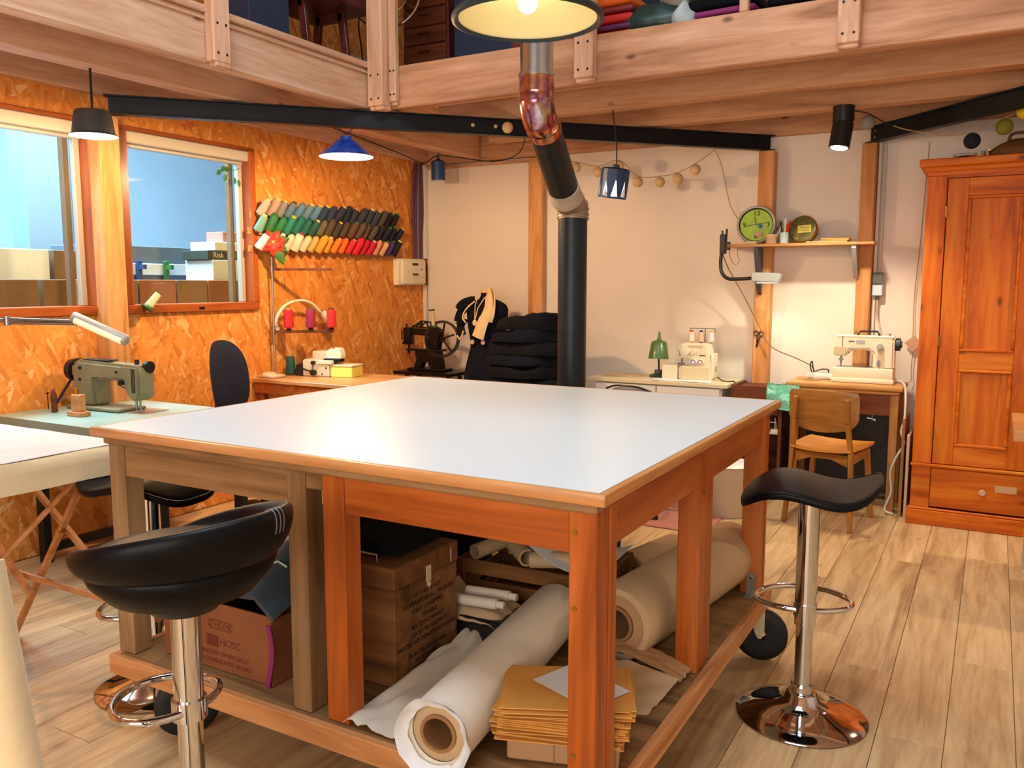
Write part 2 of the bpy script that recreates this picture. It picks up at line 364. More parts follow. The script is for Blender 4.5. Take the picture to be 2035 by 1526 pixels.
mat('upper_dark', '#26324a', .8, var=.2, noise_s=2); mat('upper_wall', '#8394ad', .85); mat('denim_blue', '#2a69b8', .8, var=.15, noise_s=20)
m, nt, p = newmat('glass')
nt.nodes.remove(p); gl = N(nt, 'ShaderNodeBsdfGlossy', Roughness=.0); tr = N(nt, 'ShaderNodeBsdfTransparent'); tr.inputs[0].default_value = (.93, .97, .98, 1)
fr = N(nt, 'ShaderNodeFresnel', IOR=1.5); mx = N(nt, 'ShaderNodeMixShader'); L_ = nt.links
ge = N(nt, 'ShaderNodeNewGeometry'); iv = N(nt, 'ShaderNodeMath', operation='SUBTRACT'); iv.inputs[0].default_value = 1; L_.new(ge.outputs['Backfacing'], iv.inputs[1]); mu_ = N(nt, 'ShaderNodeMath', operation='MULTIPLY'); L_.new(fr.outputs[0], mu_.inputs[0]); L_.new(iv.outputs[0], mu_.inputs[1]); L_.new(mu_.outputs[0], mx.inputs[0]); L_.new(tr.outputs[0], mx.inputs[1]); L_.new(gl.outputs[0], mx.inputs[2]); L_.new(mx.outputs[0], nt.nodes['Material Output'].inputs[0])
mat('clear', '#e8eef0', .05, trans=1, ior=1.3)
emis('bulb_warm', (1, .72, .38, 1), 60); emis('bulb_white', (.9, .97, 1, 1), 60); emis('bulb_soft', (1, .86, .55, 1), 14); emis('tube_glow', (1, .72, .45, 1), .55); emis('goose_glow', (1, .95, .8, 1), 6)
def obw(name, b, mat_, parent, smooth=35):
    """part given in world coordinates; stored in the thing's own frame"""
    chain = []; q = parent
    while q: chain.append(q); q = q.parent
    Mw = Matrix.Identity(4)
    for q in reversed(chain):
        Mw = Mw @ Matrix.Translation(q.location) @ q.rotation_euler.to_matrix().to_4x4()
    bmesh.ops.transform(b.bm, matrix=Mw.inverted(), verts=b.bm.verts)
    return ob(name, b, mat_, parent, smooth)
def rope(p0, p1, sag, n=12):
    p0, p1 = V(p0), V(p1); return [p0.lerp(p1, i/n) - V((0, 0, sag*4*(i/n)*(1-i/n))) for i in range(n+1)]
# ================================================================== the setting
XW, YB, ZB = -4.25, 6.0, 2.40
# floor with planks
fl = struct('floor', B().bb(-4.4, 3.0, -2.2, 6.15, -.10, -.012), 'plank')
PL, PW = 1.38, .19
pm = {}
row = 0; xx = -4.24
def plank_mesh(w_, l):
    k = (round(w_, 3), round(l, 3))
    if k not in pm:
        b = B().box((0, 0, -.006), (w_-.0018, l-.0018, .012), bev=.0012); me = bpy.data.meshes.new('plank'); b.bm.to_mesh(me); b.bm.free(); me.materials.append(M_['plank']); pm[k] = me
    return pm[k]
while xx < 2.2:
    yy = .2 - (row*.47 % PL)
    if row % 3 == 1: yy -= .21
    while yy < 5.99:
        a, b_ = max(yy, .2), min(yy+PL, 6.0)
        if b_-a > .05: ob('plank', plank_mesh(PW, b_-a), 'plank', fl, 0, loc=(xx+PW/2, (a+b_)/2, 0))
        yy += PL
    xx += PW; row += 1
struct('floor_border', B().bb(-4.4, 3.0, -2.2, .2, -.012, 0).bb(xx, 3.0, .2, 6.0, -.012, 0), 'plank')

# walls
struct('wall_back', B().bb(-4.4, 3.15, YB, YB+.15, -.1, 4.8), 'white_wall')
struct('wall_right', B().bb(3.0, 3.15, -2.2, YB, -.1, 4.8), 'white_wall')
struct('wall_front', B().bb(-4.4, -2.1, -2.35, -2.2, -.1, 4.8).bb(1.3, 3.15, -2.35, -2.2, -.1, 4.8).bb(-2.1, 1.3, -2.35, -2.2, -.1, .7).bb(-2.1, 1.3, -2.35, -2.2, 2.8, 4.8), 'white_wall')
w4 = struct('window_4', B().bb(-2.1, 1.3, -2.33, -2.22, .7, .76).bb(-2.1, 1.3, -2.33, -2.22, 2.74, 2.8).bb(-2.1, -2.04, -2.33, -2.22, .76, 2.74).bb(1.24, 1.3, -2.33, -2.22, .76, 2.74).bb(-.43, -.37, -2.33, -2.22, .76, 2.74), 'pine_z')  # invented window, added to go with the fill light
ob('pane', B().bb(-2.04, 1.24, -2.29, -2.285, .76, 2.74), 'glass', w4)
W1, W2, WZ0, WZ1 = (1.93, 2.931), (3.069, 4.057), 1.232, 2.268
wl = B()
wl.bb(-4.36, -4.27, -2.2, YB, -.1, WZ0); wl.bb(-4.36, -4.27, -2.2, YB, WZ1, 4.8)
for a, b_ in ((-2.2, W1[0]), (W1[1], W2[0]), (W2[1], YB)): wl.bb(-4.36, -4.27, a, b_, WZ0, WZ1)
wl = struct('wall_left', wl, 'osb')
for (a, b_, z0, z1) in ((-2.2, -.95, 0, 2.6), (-.95, .3, 0, 2.6), (.3, 1.55, 0, 2.6), (1.55, W1[0], 0, 2.6), (W1[0], W1[1], 0, WZ0), (W1[1], W2[0], 0, 2.6), (W2[0], W2[1], 0, WZ0), (W1[0], W1[1], WZ1, 2.6), (W2[0], W2[1], WZ1, 2.6),
                        (W2[1], 5.28, 0, 2.6), (5.28, 5.995, 0, 2.6), (-2.2, 6, 2.6, 4.8)):
    ob('osb_panel', B().bb(-4.27, -4.25, a+.001, b_-.001, z0+.001, z1-.001, bev=.0015), 'osb', wl)
# roof with a glazed opening over the double-height part
cl = B(); cl.bb(-4.42, 3.15, -2.35, .1, 4.8, 4.95); cl.bb(-4.42, 3.15, 2.3, 6.15, 4.8, 4.95); cl.bb(-4.42, -2.3, .1, 2.3, 4.8, 4.95); cl.bb(.1, 3.15, .1, 2.3, 4.8, 4.95)
struct('ceiling', cl, 'pine_y')
w3 = struct('window_3', B().bb(-2.3, .1, .1, .18, 4.80, 4.99).bb(-2.3, .1, 2.22, 2.3, 4.80, 4.99).bb(-2.3, -2.22, .18, 2.22, 4.80, 4.99).bb(.02, .1, .18, 2.22, 4.80, 4.99), 'pine_x')
ob('pane', B().bb(-2.22, .02, .18, 2.22, 4.95, 4.956), 'glass', w3)

# inner windows to the neighbouring hall
def window(n, y0, y1, openleft=False):
    fr_ = B()
    fr_.bb(-4.36, -4.225, y0, y1, WZ0, WZ0+.05, bev=.003); fr_.bb(-4.36, -4.23, y0, y1, WZ1-.02, WZ1, bev=.003)
    o = struct('window_%d' % n, fr_, 'frame_y')
    ob('jamb', B().bb(-4.36, -4.228, y1-.05, y1, WZ0+.05, WZ1-.02, bev=.003), 'frame_z', o)
    ob('jamb', B().bb(-4.36, -4.228, y0, y0+.05, WZ0+.05, WZ1-.02, bev=.003), 'frame_z', o)
    ob('sash_strip', B().bb(-4.335, -4.30, y1-.085, y1-.05, WZ0+.05, WZ1-.08, bev=.003), 'alu', o)
    ob('sash_strip', B().bb(-4.335, -4.30, y0+.05, y0+.085, WZ0+.05, WZ1-.08, bev=.003), 'alu', o)
    ob('blind_box', B().bb(-4.32, -4.24, y0+.02, y1-.012, WZ1-.085, WZ1-.022, bev=.006), 'blind', o)
    ob('blind_rail', B().bb(-4.33, -4.29, y0+.05, y1-.05, WZ1-.105, WZ1-.087, bev=.003), 'alu', o)
    ob('pane', B().bb(-4.330, -4.326, y0+.05, y1-.05, WZ0+.05, WZ1-.02), 'glass', o)
    ob('outer_jamb', B().bb(-4.40, -4.362, y1-.105, y1-.075, WZ0+.0, WZ1-.02), 'hall_brown', o)
    return o
window(1, *W1); w2o = window(2, *W2)
ob('lock', B().bb(-4.226, -4.222, 3.56, 3.60, WZ0+.014, WZ0+.028).cyl((-4.224, 3.585, WZ0+.021), (-4.219, 3.585, WZ0+.021), .004), 'dark_metal', w2o)

# timber posts
def post(x0, x1, y0, y1, z1, label):
    b = B(); b.bb(x0, x1, y0, y1, 0, z1, bev=.006); return tag(ob('timber_post', b, 'pine_z'), label, 'post', 'timber posts carrying the loft')
post(-4.25, -4.13, 2.885, 3.005, 2.289, 'square timber post between the two inner windows')
post(-1.447, -1.342, 5.90, 6.0, 2.289, 'timber post behind the round green clock, right end of long black beam')
post(-.797, -.709, 5.90, 6.0, 2.289, 'timber post left of wardrobe, with grey sockets beside it')
post(-3.232, -3.106, 5.93, 6.0, 2.375, 'pale timber post on back wall behind the stove pipe, right of white panel')
# steel beams (I profile)
def ibeam(a, b_, label):
    a, b_ = V(a), V(b_); t = thing('steel_beam', label, 'beam', a, atan2(b_.y-a.y, b_.x-a.x), 'black steel beams under the loft'); L = (b_-a).length
    ob('web', B().bb(0, L, -.004, .004, -.092, -.007), 'steel_black', t)
    ob('flange', B().bb(-.02, L+.02, -.03, .03, -.1, -.092, bev=.001), 'steel_black', t)
    ob('flange', B().bb(-.02, L+.02, -.03, .03, -.008, 0, bev=.001), 'steel_black', t)
    return t, L
sb, L1 = ibeam((-4.14, 2.955, 2.39), (-1.385, 5.945, 2.39), 'long black steel beam running across above the window and the stove pipe')
for q in (.49, .525): ob('hole_plug', B().cyl((L1*q, -.004, -.045), (L1*q, -.0065, -.045), .011), 'scarf', sb)
sb2, L2 = ibeam((-.752, 5.945, 2.39), (1.35, 3.84, 2.39), 'black steel beam over the wardrobe at the right edge')
for q in (.03, .03): ob('bolt', B().cyl((.05, -.004, -.03 if q else -.07), (.05, -.014, -.03), .007, n=6), 'zinc', sb2); break
ob('bolt', B().cyl((.05, -.004, -.07), (.05, -.014, -.07), .007, n=6), 'zinc', sb2)

# loft: joists, fascia boards, floor
def joist(name, x0, x1, y0, y1, z0, z1, m_, label, grp='loft joists'):
    return tag(ob(name, B().bb(x0, x1, y0, y1, z0, z1, bev=.006), m_), label, 'beam', grp)
joist('loft_fascia', -3.11, 2.98, 4.025, 4.107, 2.40, 2.634, 'fascia_x', 'wide timber fascia beam of the loft running to the right, below the fabric piles', 'loft fascia beams')
joist('loft_fascia', -3.28, -3.20, -2.1, 4.12, 2.40, 2.62, 'pine_y', 'pale timber fascia beam of the loft above the window wall', 'loft fascia beams')
tag(ob('edge_strip', B().bb(-3.285, -3.183, -2.1, 4.0, 2.6205, 2.655, bev=.008, seg=2), 'pine_y'), 'rounded timber edging strip along the top of the left loft beam', 'strip')
joist('loft_joist', -3.19, 2.98, 4.638, 4.75, 2.40, 2.59, 'joist_x', 'loft joist directly behind the wide right fascia beam')
joist('loft_joist', -3.19, 2.98, 5.255, 5.38, 2.40, 2.59, 'joist_x', 'dark-knotted loft joist second behind the right fascia, near the black spotlight')
joist('wall_ledger', -4.24, 2.98, 5.945, 5.999, 2.385, 2.59, 'joist_x', 'timber ledger fixed along the top of the white back wall', 'wall ledgers')
joist('loft_joist', -3.80, -3.68, -2.1, 5.94, 2.40, 2.59, 'pine_y', 'timber joist beneath the left loft above the shelf of spools')
joist('wall_ledger', -4.248, -4.19, -2.1, 5.94, 2.40, 2.59, 'pine_y', 'timber ledger fixed along the top of the chipboard window wall', 'wall ledgers')
lf = struct('floor_loft', B().bb(-4.25, -3.19, -2.2, 6.0, 2.591, 2.6).bb(-3.19, 3.0, 4.11, 6.0, 2.591, 2.6), 'pine_y')
# corner post and railing posts
def railpost(x0, x1, y0, y1, z0, z1, label, n=(0, -1)):
    t = thing('railing_post', label, 'post', ((x0+x1)/2, (y0+y1)/2, z0), 0, 'loft railing posts')
    hx, hy = (x1-x0)/2, (y1-y0)/2
    ob('shaft', B().bb(-hx, hx, -hy, hy, .02, z1-z0, bev=.005).bb(-hx+.004, hx-.004, -hy+.012, hy-.0, 0, .03, bev=.006), 'pine_v', t)
    for dz in (.06, .19):
        for s in (-.25, .25):
            if n[0] == 0: p0 = (s*(x1-x0), -hy, dz); p1 = (s*(x1-x0), -hy-.002, dz)
            else: p0 = (hx, s*(y1-y0), dz); p1 = (hx+.002, s*(y1-y0), dz)
            ob('screw', B().cyl(p0, p1, .006, n=8), 'dark_metal', t)
    return t
railpost(-3.19, -3.085, 3.93, 4.022, 2.385, 3.55, 'corner railing post where the two loft beams meet')
railpost(-3.08, -3.03, 3.985, 4.022, 2.41, 3.55, 'slim batten on the right side of the corner railing post')
railpost(-1.905, -1.803, 3.965, 4.023, 2.40, 3.55, 'railing post screwed to the right loft beam behind the big lamp')
railpost(-.66, -.568, 3.965, 4.023, 2.40, 3.55, 'railing post screwed to the right loft beam above the black spotlight')
railpost(-3.198, -3.14, 2.789, 2.889, 2.385, 3.55, 'pale railing post screwed to the left loft beam', (1, 0))
tag(ob('railing_baluster', B().bb(-1.10, -1.06, 4.03, 4.07, 2.635, 3.55, bev=.004), 'pine_v'), 'thin railing baluster rising from the right loft beam among the fabrics', 'baluster')
tag(ob('hand_rail', B().bb(-3.1, 2.9, 3.95, 4.03, 3.551, 3.6, bev=.01), 'pine_x'), 'timber hand rail along the right loft edge', 'rail')
tag(ob('hand_rail', B().bb(-3.22, -3.12, -2.0, 3.93, 3.551, 3.6, bev=.01), 'pine_y'), 'timber hand rail along the left loft edge', 'rail')

# white wall panel behind the dress form
tag(ob('wall_panel', B().bb(-4.235, -3.25, 5.972, 5.999, .3, 2.35, bev=.003), 'panel_white'), 'large white board on the back wall behind the dress form', 'panel')
tag(ob('panel_batten', B().bb(-4.24, -3.2, 5.955, 5.998, 2.351, 2.372, bev=.003), 'pine_x'), 'thin timber batten along the top of the white wall board', 'batten')
# ================================================================== cutting table
t = thing('cutting_table', 'large white-topped wooden cutting table on casters in the middle of the room', 'table', (-1.516, 2.383, 0))
X0, X1, Y0, Y1 = -2.361, -.671, 1.560, 3.205
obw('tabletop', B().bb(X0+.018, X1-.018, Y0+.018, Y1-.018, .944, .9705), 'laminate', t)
for a in ((X0, X1, Y0, Y0+.018), (X0, X1, Y1-.018, Y1)): obw('edge_band', B().bb(*a, .9435, .970, bev=.004, seg=2), 'edge_x', t)
for a in ((X0, X0+.018, Y0+.018, Y1-.018), (X1-.018, X1, Y0+.018, Y1-.018)): obw('edge_band', B().bb(*a, .9435, .970, bev=.004, seg=2), 'edge_y', t)
for a in ((Y0+.022, Y0+.09), (Y1-.09, Y1-.022)): obw('sub_frame', B().bb(X0+.03, X1-.028, *a, .919, .9432, bev=.005), 'grey_x', t)
for a in ((X0+.03, X0+.1), (X1-.1, X1-.028)): obw('sub_frame', B().bb(*a, Y0+.09, Y1-.09, .919, .9432, bev=.005), 'beech_y', t)
LZ = .255
def leg(x0, x1, y0, y1, m_='beech_z'):
    l = obw('leg', B().bb(x0, x1, y0, y1, LZ, .919, bev=.003), m_, t); return l
xs = ((-2.334, -2.262, 'grey_z'), (-1.597, -1.532, 'grey_z'), (-1.474, -1.403, 'beech_z'), (-.772, -.706, 'beech_z'))
for (a, b_, m_) in xs:
    leg(a, b_, 1.602, 1.668, m_)
    leg(a, b_, 3.075, 3.14, m_)
for (a, b_, m_) in (xs[0], xs[3]):
    leg(a, b_, 2.335, 2.398, m_); leg(a, b_, 2.402, 2.462, m_)
obw('leg_batten', B().bb(-.768, -.704, 1.671, 1.712, LZ, .919, bev=.003), 'beech_z', t)
obw('leg_batten', B().bb(-.768, -.704, 3.143, 3.172, LZ, .919, bev=.003), 'beech_z', t)
AZ = (.821, .9185)
for y in (1.606, 3.11):
    obw('apron', B().bb(-2.262, -1.597, y, y+.024, *AZ, bev=.002), 'grey_x' if y < 2 else 'beech_x', t)
    obw('apron', B().bb(-1.403, -.772, y, y+.024, *AZ, bev=.002), 'beech_x', t)
obw('apron', B().bb(-1.532, -1.474, 1.606, 1.63, .872, .9185, bev=.002), 'grey_x', t)
for x in (-.733, -2.33):
    obw('apron', B().bb(x, x+.024, 1.712, 2.335, *AZ, bev=.002), 'beech_y', t); obw('apron', B().bb(x, x+.024, 2.462, 3.075, *AZ, bev=.002), 'beech_y', t)
for (x, y, z) in ((-.757, 1.602, .87), (-.757, 1.602, .70), (-.757, 1.602, .36)): obw('screw', B().cyl((x, y, z), (x, y-.003, z), .006, n=10), 'brass', t)
for z in (.80, .62): obw('screw', B().cyl((-.706, 2.36, z), (-.703, 2.36, z), .006, n=10), 'brass', t)
# lower shelf: boards and skirt
nb = 8; w_ = (3.16-1.592)/nb
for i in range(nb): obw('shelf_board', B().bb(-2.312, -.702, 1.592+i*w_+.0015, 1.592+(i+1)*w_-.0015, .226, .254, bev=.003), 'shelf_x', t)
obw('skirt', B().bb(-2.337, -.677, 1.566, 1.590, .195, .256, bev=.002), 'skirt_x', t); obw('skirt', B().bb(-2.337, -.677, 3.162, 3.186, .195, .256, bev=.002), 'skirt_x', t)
obw('skirt', B().bb(-.701, -.677, 1.5905, 3.1615, .195, .256, bev=.002), 'skirt_y', t); obw('skirt', B().bb(-2.337, -2.313, 1.5905, 3.1615, .195, .256, bev=.002), 'skirt_y', t)
br = obw('angle_bracket', B().bb(-.745, -.715, 3.069, 3.074, LZ, .335).bb(-.745, -.715, 3.03, 3.074, .2545, .258), 'zinc', t)
obw('screw', B().cyl((-.73, 3.069, .32), (-.73, 3.065, .32), .006, n=8).cyl((-.73, 3.05, .258), (-.73, 3.05, .263), .006, n=8), 'steel', br)
def caster(x, y, ang):
    c = B().box((0, 0, 0), (.09, .07, .006)); R = Matrix.Rotation(ang, 4, 'Z'); M0 = Matrix.Translation((x, y, 0)) @ R
    def W(b): bmesh.ops.transform(b.bm, matrix=M0, verts=b.bm.verts); return b
    ca = obw('caster', W(B().bb(-.045, .045, -.036, .036, .216, .2255).cyl((0, 0, .20), (0, 0, .216), .03)), 'zinc', t)
    # wheel axis along local y
    obw('wheel', W(B().lathe([(.02, -.018), (.07, -.020), (.088, -.018), (.098, -.010), (.098, .010), (.088, .018), (.07, .020), (.02, .018)], (.02, 0, .098), 32, Euler((pi/2, 0, 0)))), 'rubber', ca)
    f = B()
    for s in (-1, 1):
        poly = [(-.03, .205), (.035, .205), (.034, .115), (.024, .088), (.012, .088), (.004, .10)]
        f.prism(poly, .004, Matrix.Translation((0, s*.026+.002, 0)) @ Matrix.Rotation(pi/2, 4, 'X'))
    f.cyl((.02, -.031, .098), (.02, .031, .098), .008, n=10)
    obw('fork', W(f), 'cream2', ca)
caster(-.715, 3.10, radians(10)); caster(-2.13, 1.66, radians(55)); caster(-.78, 1.68, radians(15)); caster(-2.24, 3.09, radians(30))

# ---------------------------------------------------------------- things on the lower shelf
S = .2565
def R3(x, y, z, rz=0): return Matrix.Translation((x, y, z)) @ Matrix.Rotation(rz, 4, 'Z')
# wooden chest with stencilled lines
cx = thing('wooden_chest', 'old brown wooden chest with black stencilled lettering under the table', 'chest', (-1.5585, 1.98, S))
ob('body', B().bb(-.1415, .1415, -.16, .16, 0, .285, bev=.004), 'crate_x', cx)
ob('lid', B().bb(-.1445, .1445, -.163, .163, .287, .352, bev=.004), 'crate_x', cx)
ob('hasp', B().bb(.145, .1485, -.012, .012, .27, .318, bev=.001).cyl((.1455, 0, .262), (.1505, 0, .262), .008, n=12), 'cream2', cx)
ob('nail_strip', B().bb(.145, .1465, .118, .122, .295, .338), 'cream2', cx)
lines = ['N° 1 R.L. 1·14·2', 'COMMANDER R.L. FREDERIC', 'VERST 114 LEMPEL', 'FRAGILE', 'RN 22·H·CHANGE', 'DA SO BO·DISTRICT', 'PARCEL NO DEPARTURE FRAGILE']
for i, s_ in enumerate(lines): text('lettering', s_, .020, 'ink_black', cx, (.142, .0 + .01*(i % 2), .245-i*.0235), (pi/2, 0, pi/2))
for i, s_ in enumerate(['FROM  MADRID SARVERA', 'SA NO BAGAGE', 'BONN DEPARTURE']): text('lettering', s_, .017, 'ink_black', cx, (.142, .0, .068-i*.02), (pi/2, 0, pi/2))
ob('handle', B().tube([(-.06, -.13, .350), (-.06, -.13, .372), (.06, -.13, .372), (.06, -.13, .350)], .004, 8), 'steel', cx)
# cardboard box
cb = thing('cardboard_box', 'brown printed cardboard box holding dark cloth under the left table legs', 'box', (-1.955, 1.83, S))
ob('front', B().bb(-.235, .225, -.17, -.163, 0, .205, bev=.001), 'cardboard', cb); ob('side', B().bb(.218, .225, -.163, .16, 0, .195, bev=.001), 'cardboard', cb)
ob('side', B().bb(-.235, -.228, -.163, .16, 0, .2, bev=.001), 'cardboard', cb); ob('back', B().bb(-.235, .225, .16, .167, 0, .2, bev=.001), 'cardboard', cb); ob('bottom', B().bb(-.228, .218, -.163, .16, 0, .006), 'cardboard', cb)
ob('print', B().bb(-.03, .06, -.1708, -.1702, .125, .128).bb(-.03, .06, -.1708, -.1702, .151, .154).bb(-.03, -.027, -.1708, -.1702, .128, .151).bb(.057, .06, -.1708, -.1702, .128, .151), 'ink_red', cb)
text('lettering', '27·HC/HC', .024, 'ink_red', cb, (.015, -.1703, .139), (pi/2, 0, 0))
ob('print', B().bb(-.045, .005, -.1708, -.1702, .07, .105), 'ink_red', cb); text('lettering', 'HC/SC', .03, 'ink_red', cb, (.055, -.1703, .088), (pi/2, 0, 0))
for i, s_ in enumerate(['CONSTRUCTED OF SPECIALLY', 'TREATED CORRUGATED BOARD']): text('lettering', s_, .019, 'ink_red', cb, (.0, -.1703, .05-i*.024), (pi/2, 0, 0))
# dark cloth heap in the box
def heap(name, cx_, cy, z0, rx, ry, h, m_, label, cat, par=None, seed=0, lump=.25, n=40):
    def f(u, v):
        a = u*2*pi; r = v
        q = noise.noise(V((cos(a)*r*1.5+seed, sin(a)*r*1.5, seed*.3)))
        zz = h*(1-r**2.6)*(1+lump*q*2)+.0
        rr = r*(1+.18*noise.noise(V((cos(a)*1.2+seed, sin(a)*1.2, 3.3))))
        return (cx_+rx*rr*cos(a), cy+ry*rr*sin(a), z0+max(0, zz))
    b = B().grid(f, n, 14, True); bmesh.ops.remove_doubles(b.bm, verts=b.bm.verts, dist=.0005)
    bmesh.ops.contextual_create(b.bm, geom=[e for e in b.bm.edges if e.is_boundary])
    o = ob(name, b, m_, par, 60)
    if label: tag(o, label, cat)
    return o
ct = thing('cloth_heap', 'dark blue denim cloth with pale stitching heaped on the cardboard box', 'cloth', (-1.97, 1.85, S+.12))
def drape(u, v):
    x = -.26+.52*u; y = -.20+.36*v
    z = .06+.26*clamp((u-.15)/.6)*(.35+.65*v) + .015*sin(u*14+v*5) + .03*noise.noise(V((x*7, y*7, 1)))
    if u > .85: z -= (u-.85)*.5
    return (x, y, z)
ob('cloth', B().shell(drape, 26, 18, .02), 'denim', ct, 60)
ob('stitching', B().tube([V(drape(.08+.7*i/14, .05+.5*(i/14)))+V((0, 0, .006)) for i in range(15)], .004, 6), 'fringe', ct)
ob('stitching', B().tube([V(drape(.14+.75*i/14, .02+.3*(i/14)))+V((0, 0, .006)) for i in range(15)], .0035, 6), 'fringe', ct)
ob('hem', B().tube([V(drape(.02+.55*i/14, 0))+V((0, -.008, -.01)) for i in range(15)], .016, 8).jit(.006, 40), 'fringe', ct)
tag(ob('magenta_strap', B().shell(lambda u, v: (-1.745+.02*v+.012*sin(u*4), 1.652-.004*v, .44-.185*u), 12, 4, .003), 'magenta'), 'magenta cloth strap hanging down the cardboard box', 'strap')
tag(heap('dark_cloth', -1.93, 2.28, S, .23, .16, .40, 'dark_cloth', 'mound of black cloth behind the cardboard box under the table', 'cloth', seed=4), 'mound of black cloth behind the cardboard box under the table', 'cloth')
# long white paper roll
def roll(name, a, b_, r, rin, m_, mcore, label, jit=0., lip=0.):
    a, b_ = V(a), V(b_); L = (b_-a).length; t_ = thing(name, label, 'roll', (a.x, a.y, a.z), atan2(b_.y-a.y, b_.x-a.x))
    Rr = Euler((0, pi/2, 0))
    prof = [(r*.80, -.0), (r*.96, -lip), (r, .012), (r, L*.5), (r, L-.01), (r*.97, L), (0, L)]
    b = B().lathe(prof, (0, 0, 0), 40, Rr)
    if jit: b.jit(jit, 9)
    ob('paper', b, m_, t_, 60)
    ob('layers', B().lathe([(rin, .006), (r*.5, .002), (r*.7, .004), (r*.8, .004), (r*.8, .03), (rin, .03)], (0, 0, 0), 40, Rr), mcore, t_)
    ob('core_tube', B().lathe([(rin, .03), (rin, -.004), (rin*.82, -.004), (rin*.82, L*.98), (rin*.9, L*.98)], (0, 0, 0), 32, Rr), 'core_brown', t_)
    return t_, L
wr, wL = roll('paper_roll', (-1.085, 1.553, S+.0895), (-1.187, 2.385, S+.0895), .087, .047, 'paper', 'kraft_light', 'long white paper roll with open end towards the front under the table', .003, .01)
def lipf(u, v):
    a = u*2*pi; rr = .072+.026*v; return (-.012-.022*v*v-.012*noise.noise(V((cos(a)*3, sin(a)*3, v))), rr*cos(a)*(1+.08*noise.noise(V((cos(a)*2.5, sin(a)*2.5, 7)))), rr*sin(a)*(1+.08*noise.noise(V((cos(a)*2.5, sin(a)*2.5, 9)))))
ob('torn_edge', B().grid(lipf, 48, 6, True), 'white_paper', wr, 60)
tag(ob('tissue_sheet', B().shell(lambda u, v: (-1.42+.205*v-.10*u*v+.03*u*(1-v), 1.60+.80*u, S+.004+.035*abs(noise.noise(V((u*5, v*4, 2))))+.10*u*(1-v)*.6), 26, 14, .002), 'tissue', None, 60), 'crumpled cream tissue sheet lying left of the white paper roll', 'paper')
# big kraft roll
roll('kraft_roll', (-.945, 2.30, S+.118), (-.835, 3.19, S+.118), .115, .055, 'kraft_light', 'kraft', 'thick brown kraft paper roll under the right side of the table', .0015, 0)
roll('kraft_roll', (-1.12, 2.84, S+.082), (-1.05, 3.15, S+.082), .078, .03, 'kraft_light', 'kraft', 'second kraft paper roll lying behind the thick one', .0015, 0)
# envelopes
ec = thing('kraft_parcel', 'kraft-wrapped parcel under the orange envelopes', 'parcel', (-.86, 1.81, S), radians(18))
ob('parcel', B().bb(-.145, .125, -.10, .10, 0, .055, bev=.005), 'kraft', ec)
ob('fold', B().bb(-.03, -.027, -.1012, -.1, .002, .053).box((.06, -.1006, .027), (.09, .001, .002), ry=.5), 'core_brown', ec)
for i in range(26):
    z = S+.0575+i*.0034
    e = thing('envelope', ('lowest orange envelope, on the kraft parcel under the table' if i == 0 else 'topmost orange envelope, under the white sheet' if i == 25 else 'orange manila envelope inside the stack under the table'), 'envelope', (-.865+random.uniform(-.012, .012), 1.815+random.uniform(-.012, .012), z), radians(18+random.uniform(-4, 4) + (6 if i > 18 else 0)), 'stack of manila envelopes')
    if i == 0:
        eb = bpy.data.meshes.new('sheet'); b = B().bb(-.165, .145, -.115, .115, 0, .0028, bev=.0008); b.bm.to_mesh(eb); b.bm.free(); eb.materials.append(M_['manila'])
        fb = bpy.data.meshes.new('flap'); b = B().prism([(-.165, -.112), (-.165, .112), (-.12, .085), (-.12, -.085)], .0005); b.bm.to_mesh(fb); b.bm.free(); fb.materials.append(M_['manila'])
    ob('sheet', eb, 'manila', e); ob('flap', fb, 'manila', e, loc=(0, 0, .0028))
tag(ob('paper_sheet', B().box((-.845, 1.83, S+.149), (.20, .14, .0008), rz=radians(-20)), 'white_paper'), 'white sheet of paper lying on the orange envelopes', 'paper')
tag(ob('kraft_sheet', B().shell(lambda u, v: (-1.0+.25*u+.03*v, 2.02+.20*v, S+.012+.04*v+.012*noise.noise(V((u*6, v*6, 5)))-.02*u*u), 16, 12, .002), 'kraft_light', None, 60), 'loose kraft paper sheet behind the envelope stack', 'paper')
tag(ob('kraft_sheet', B().shell(lambda u, v: (-1.0+.28*u, 2.235+.10*v, S+.07-.055*u*u+.012*noise.noise(V((u*7, v*6, 8)))), 16, 10, .002), 'kraft', None, 60), 'crumpled kraft paper flap below the thick roll', 'paper')
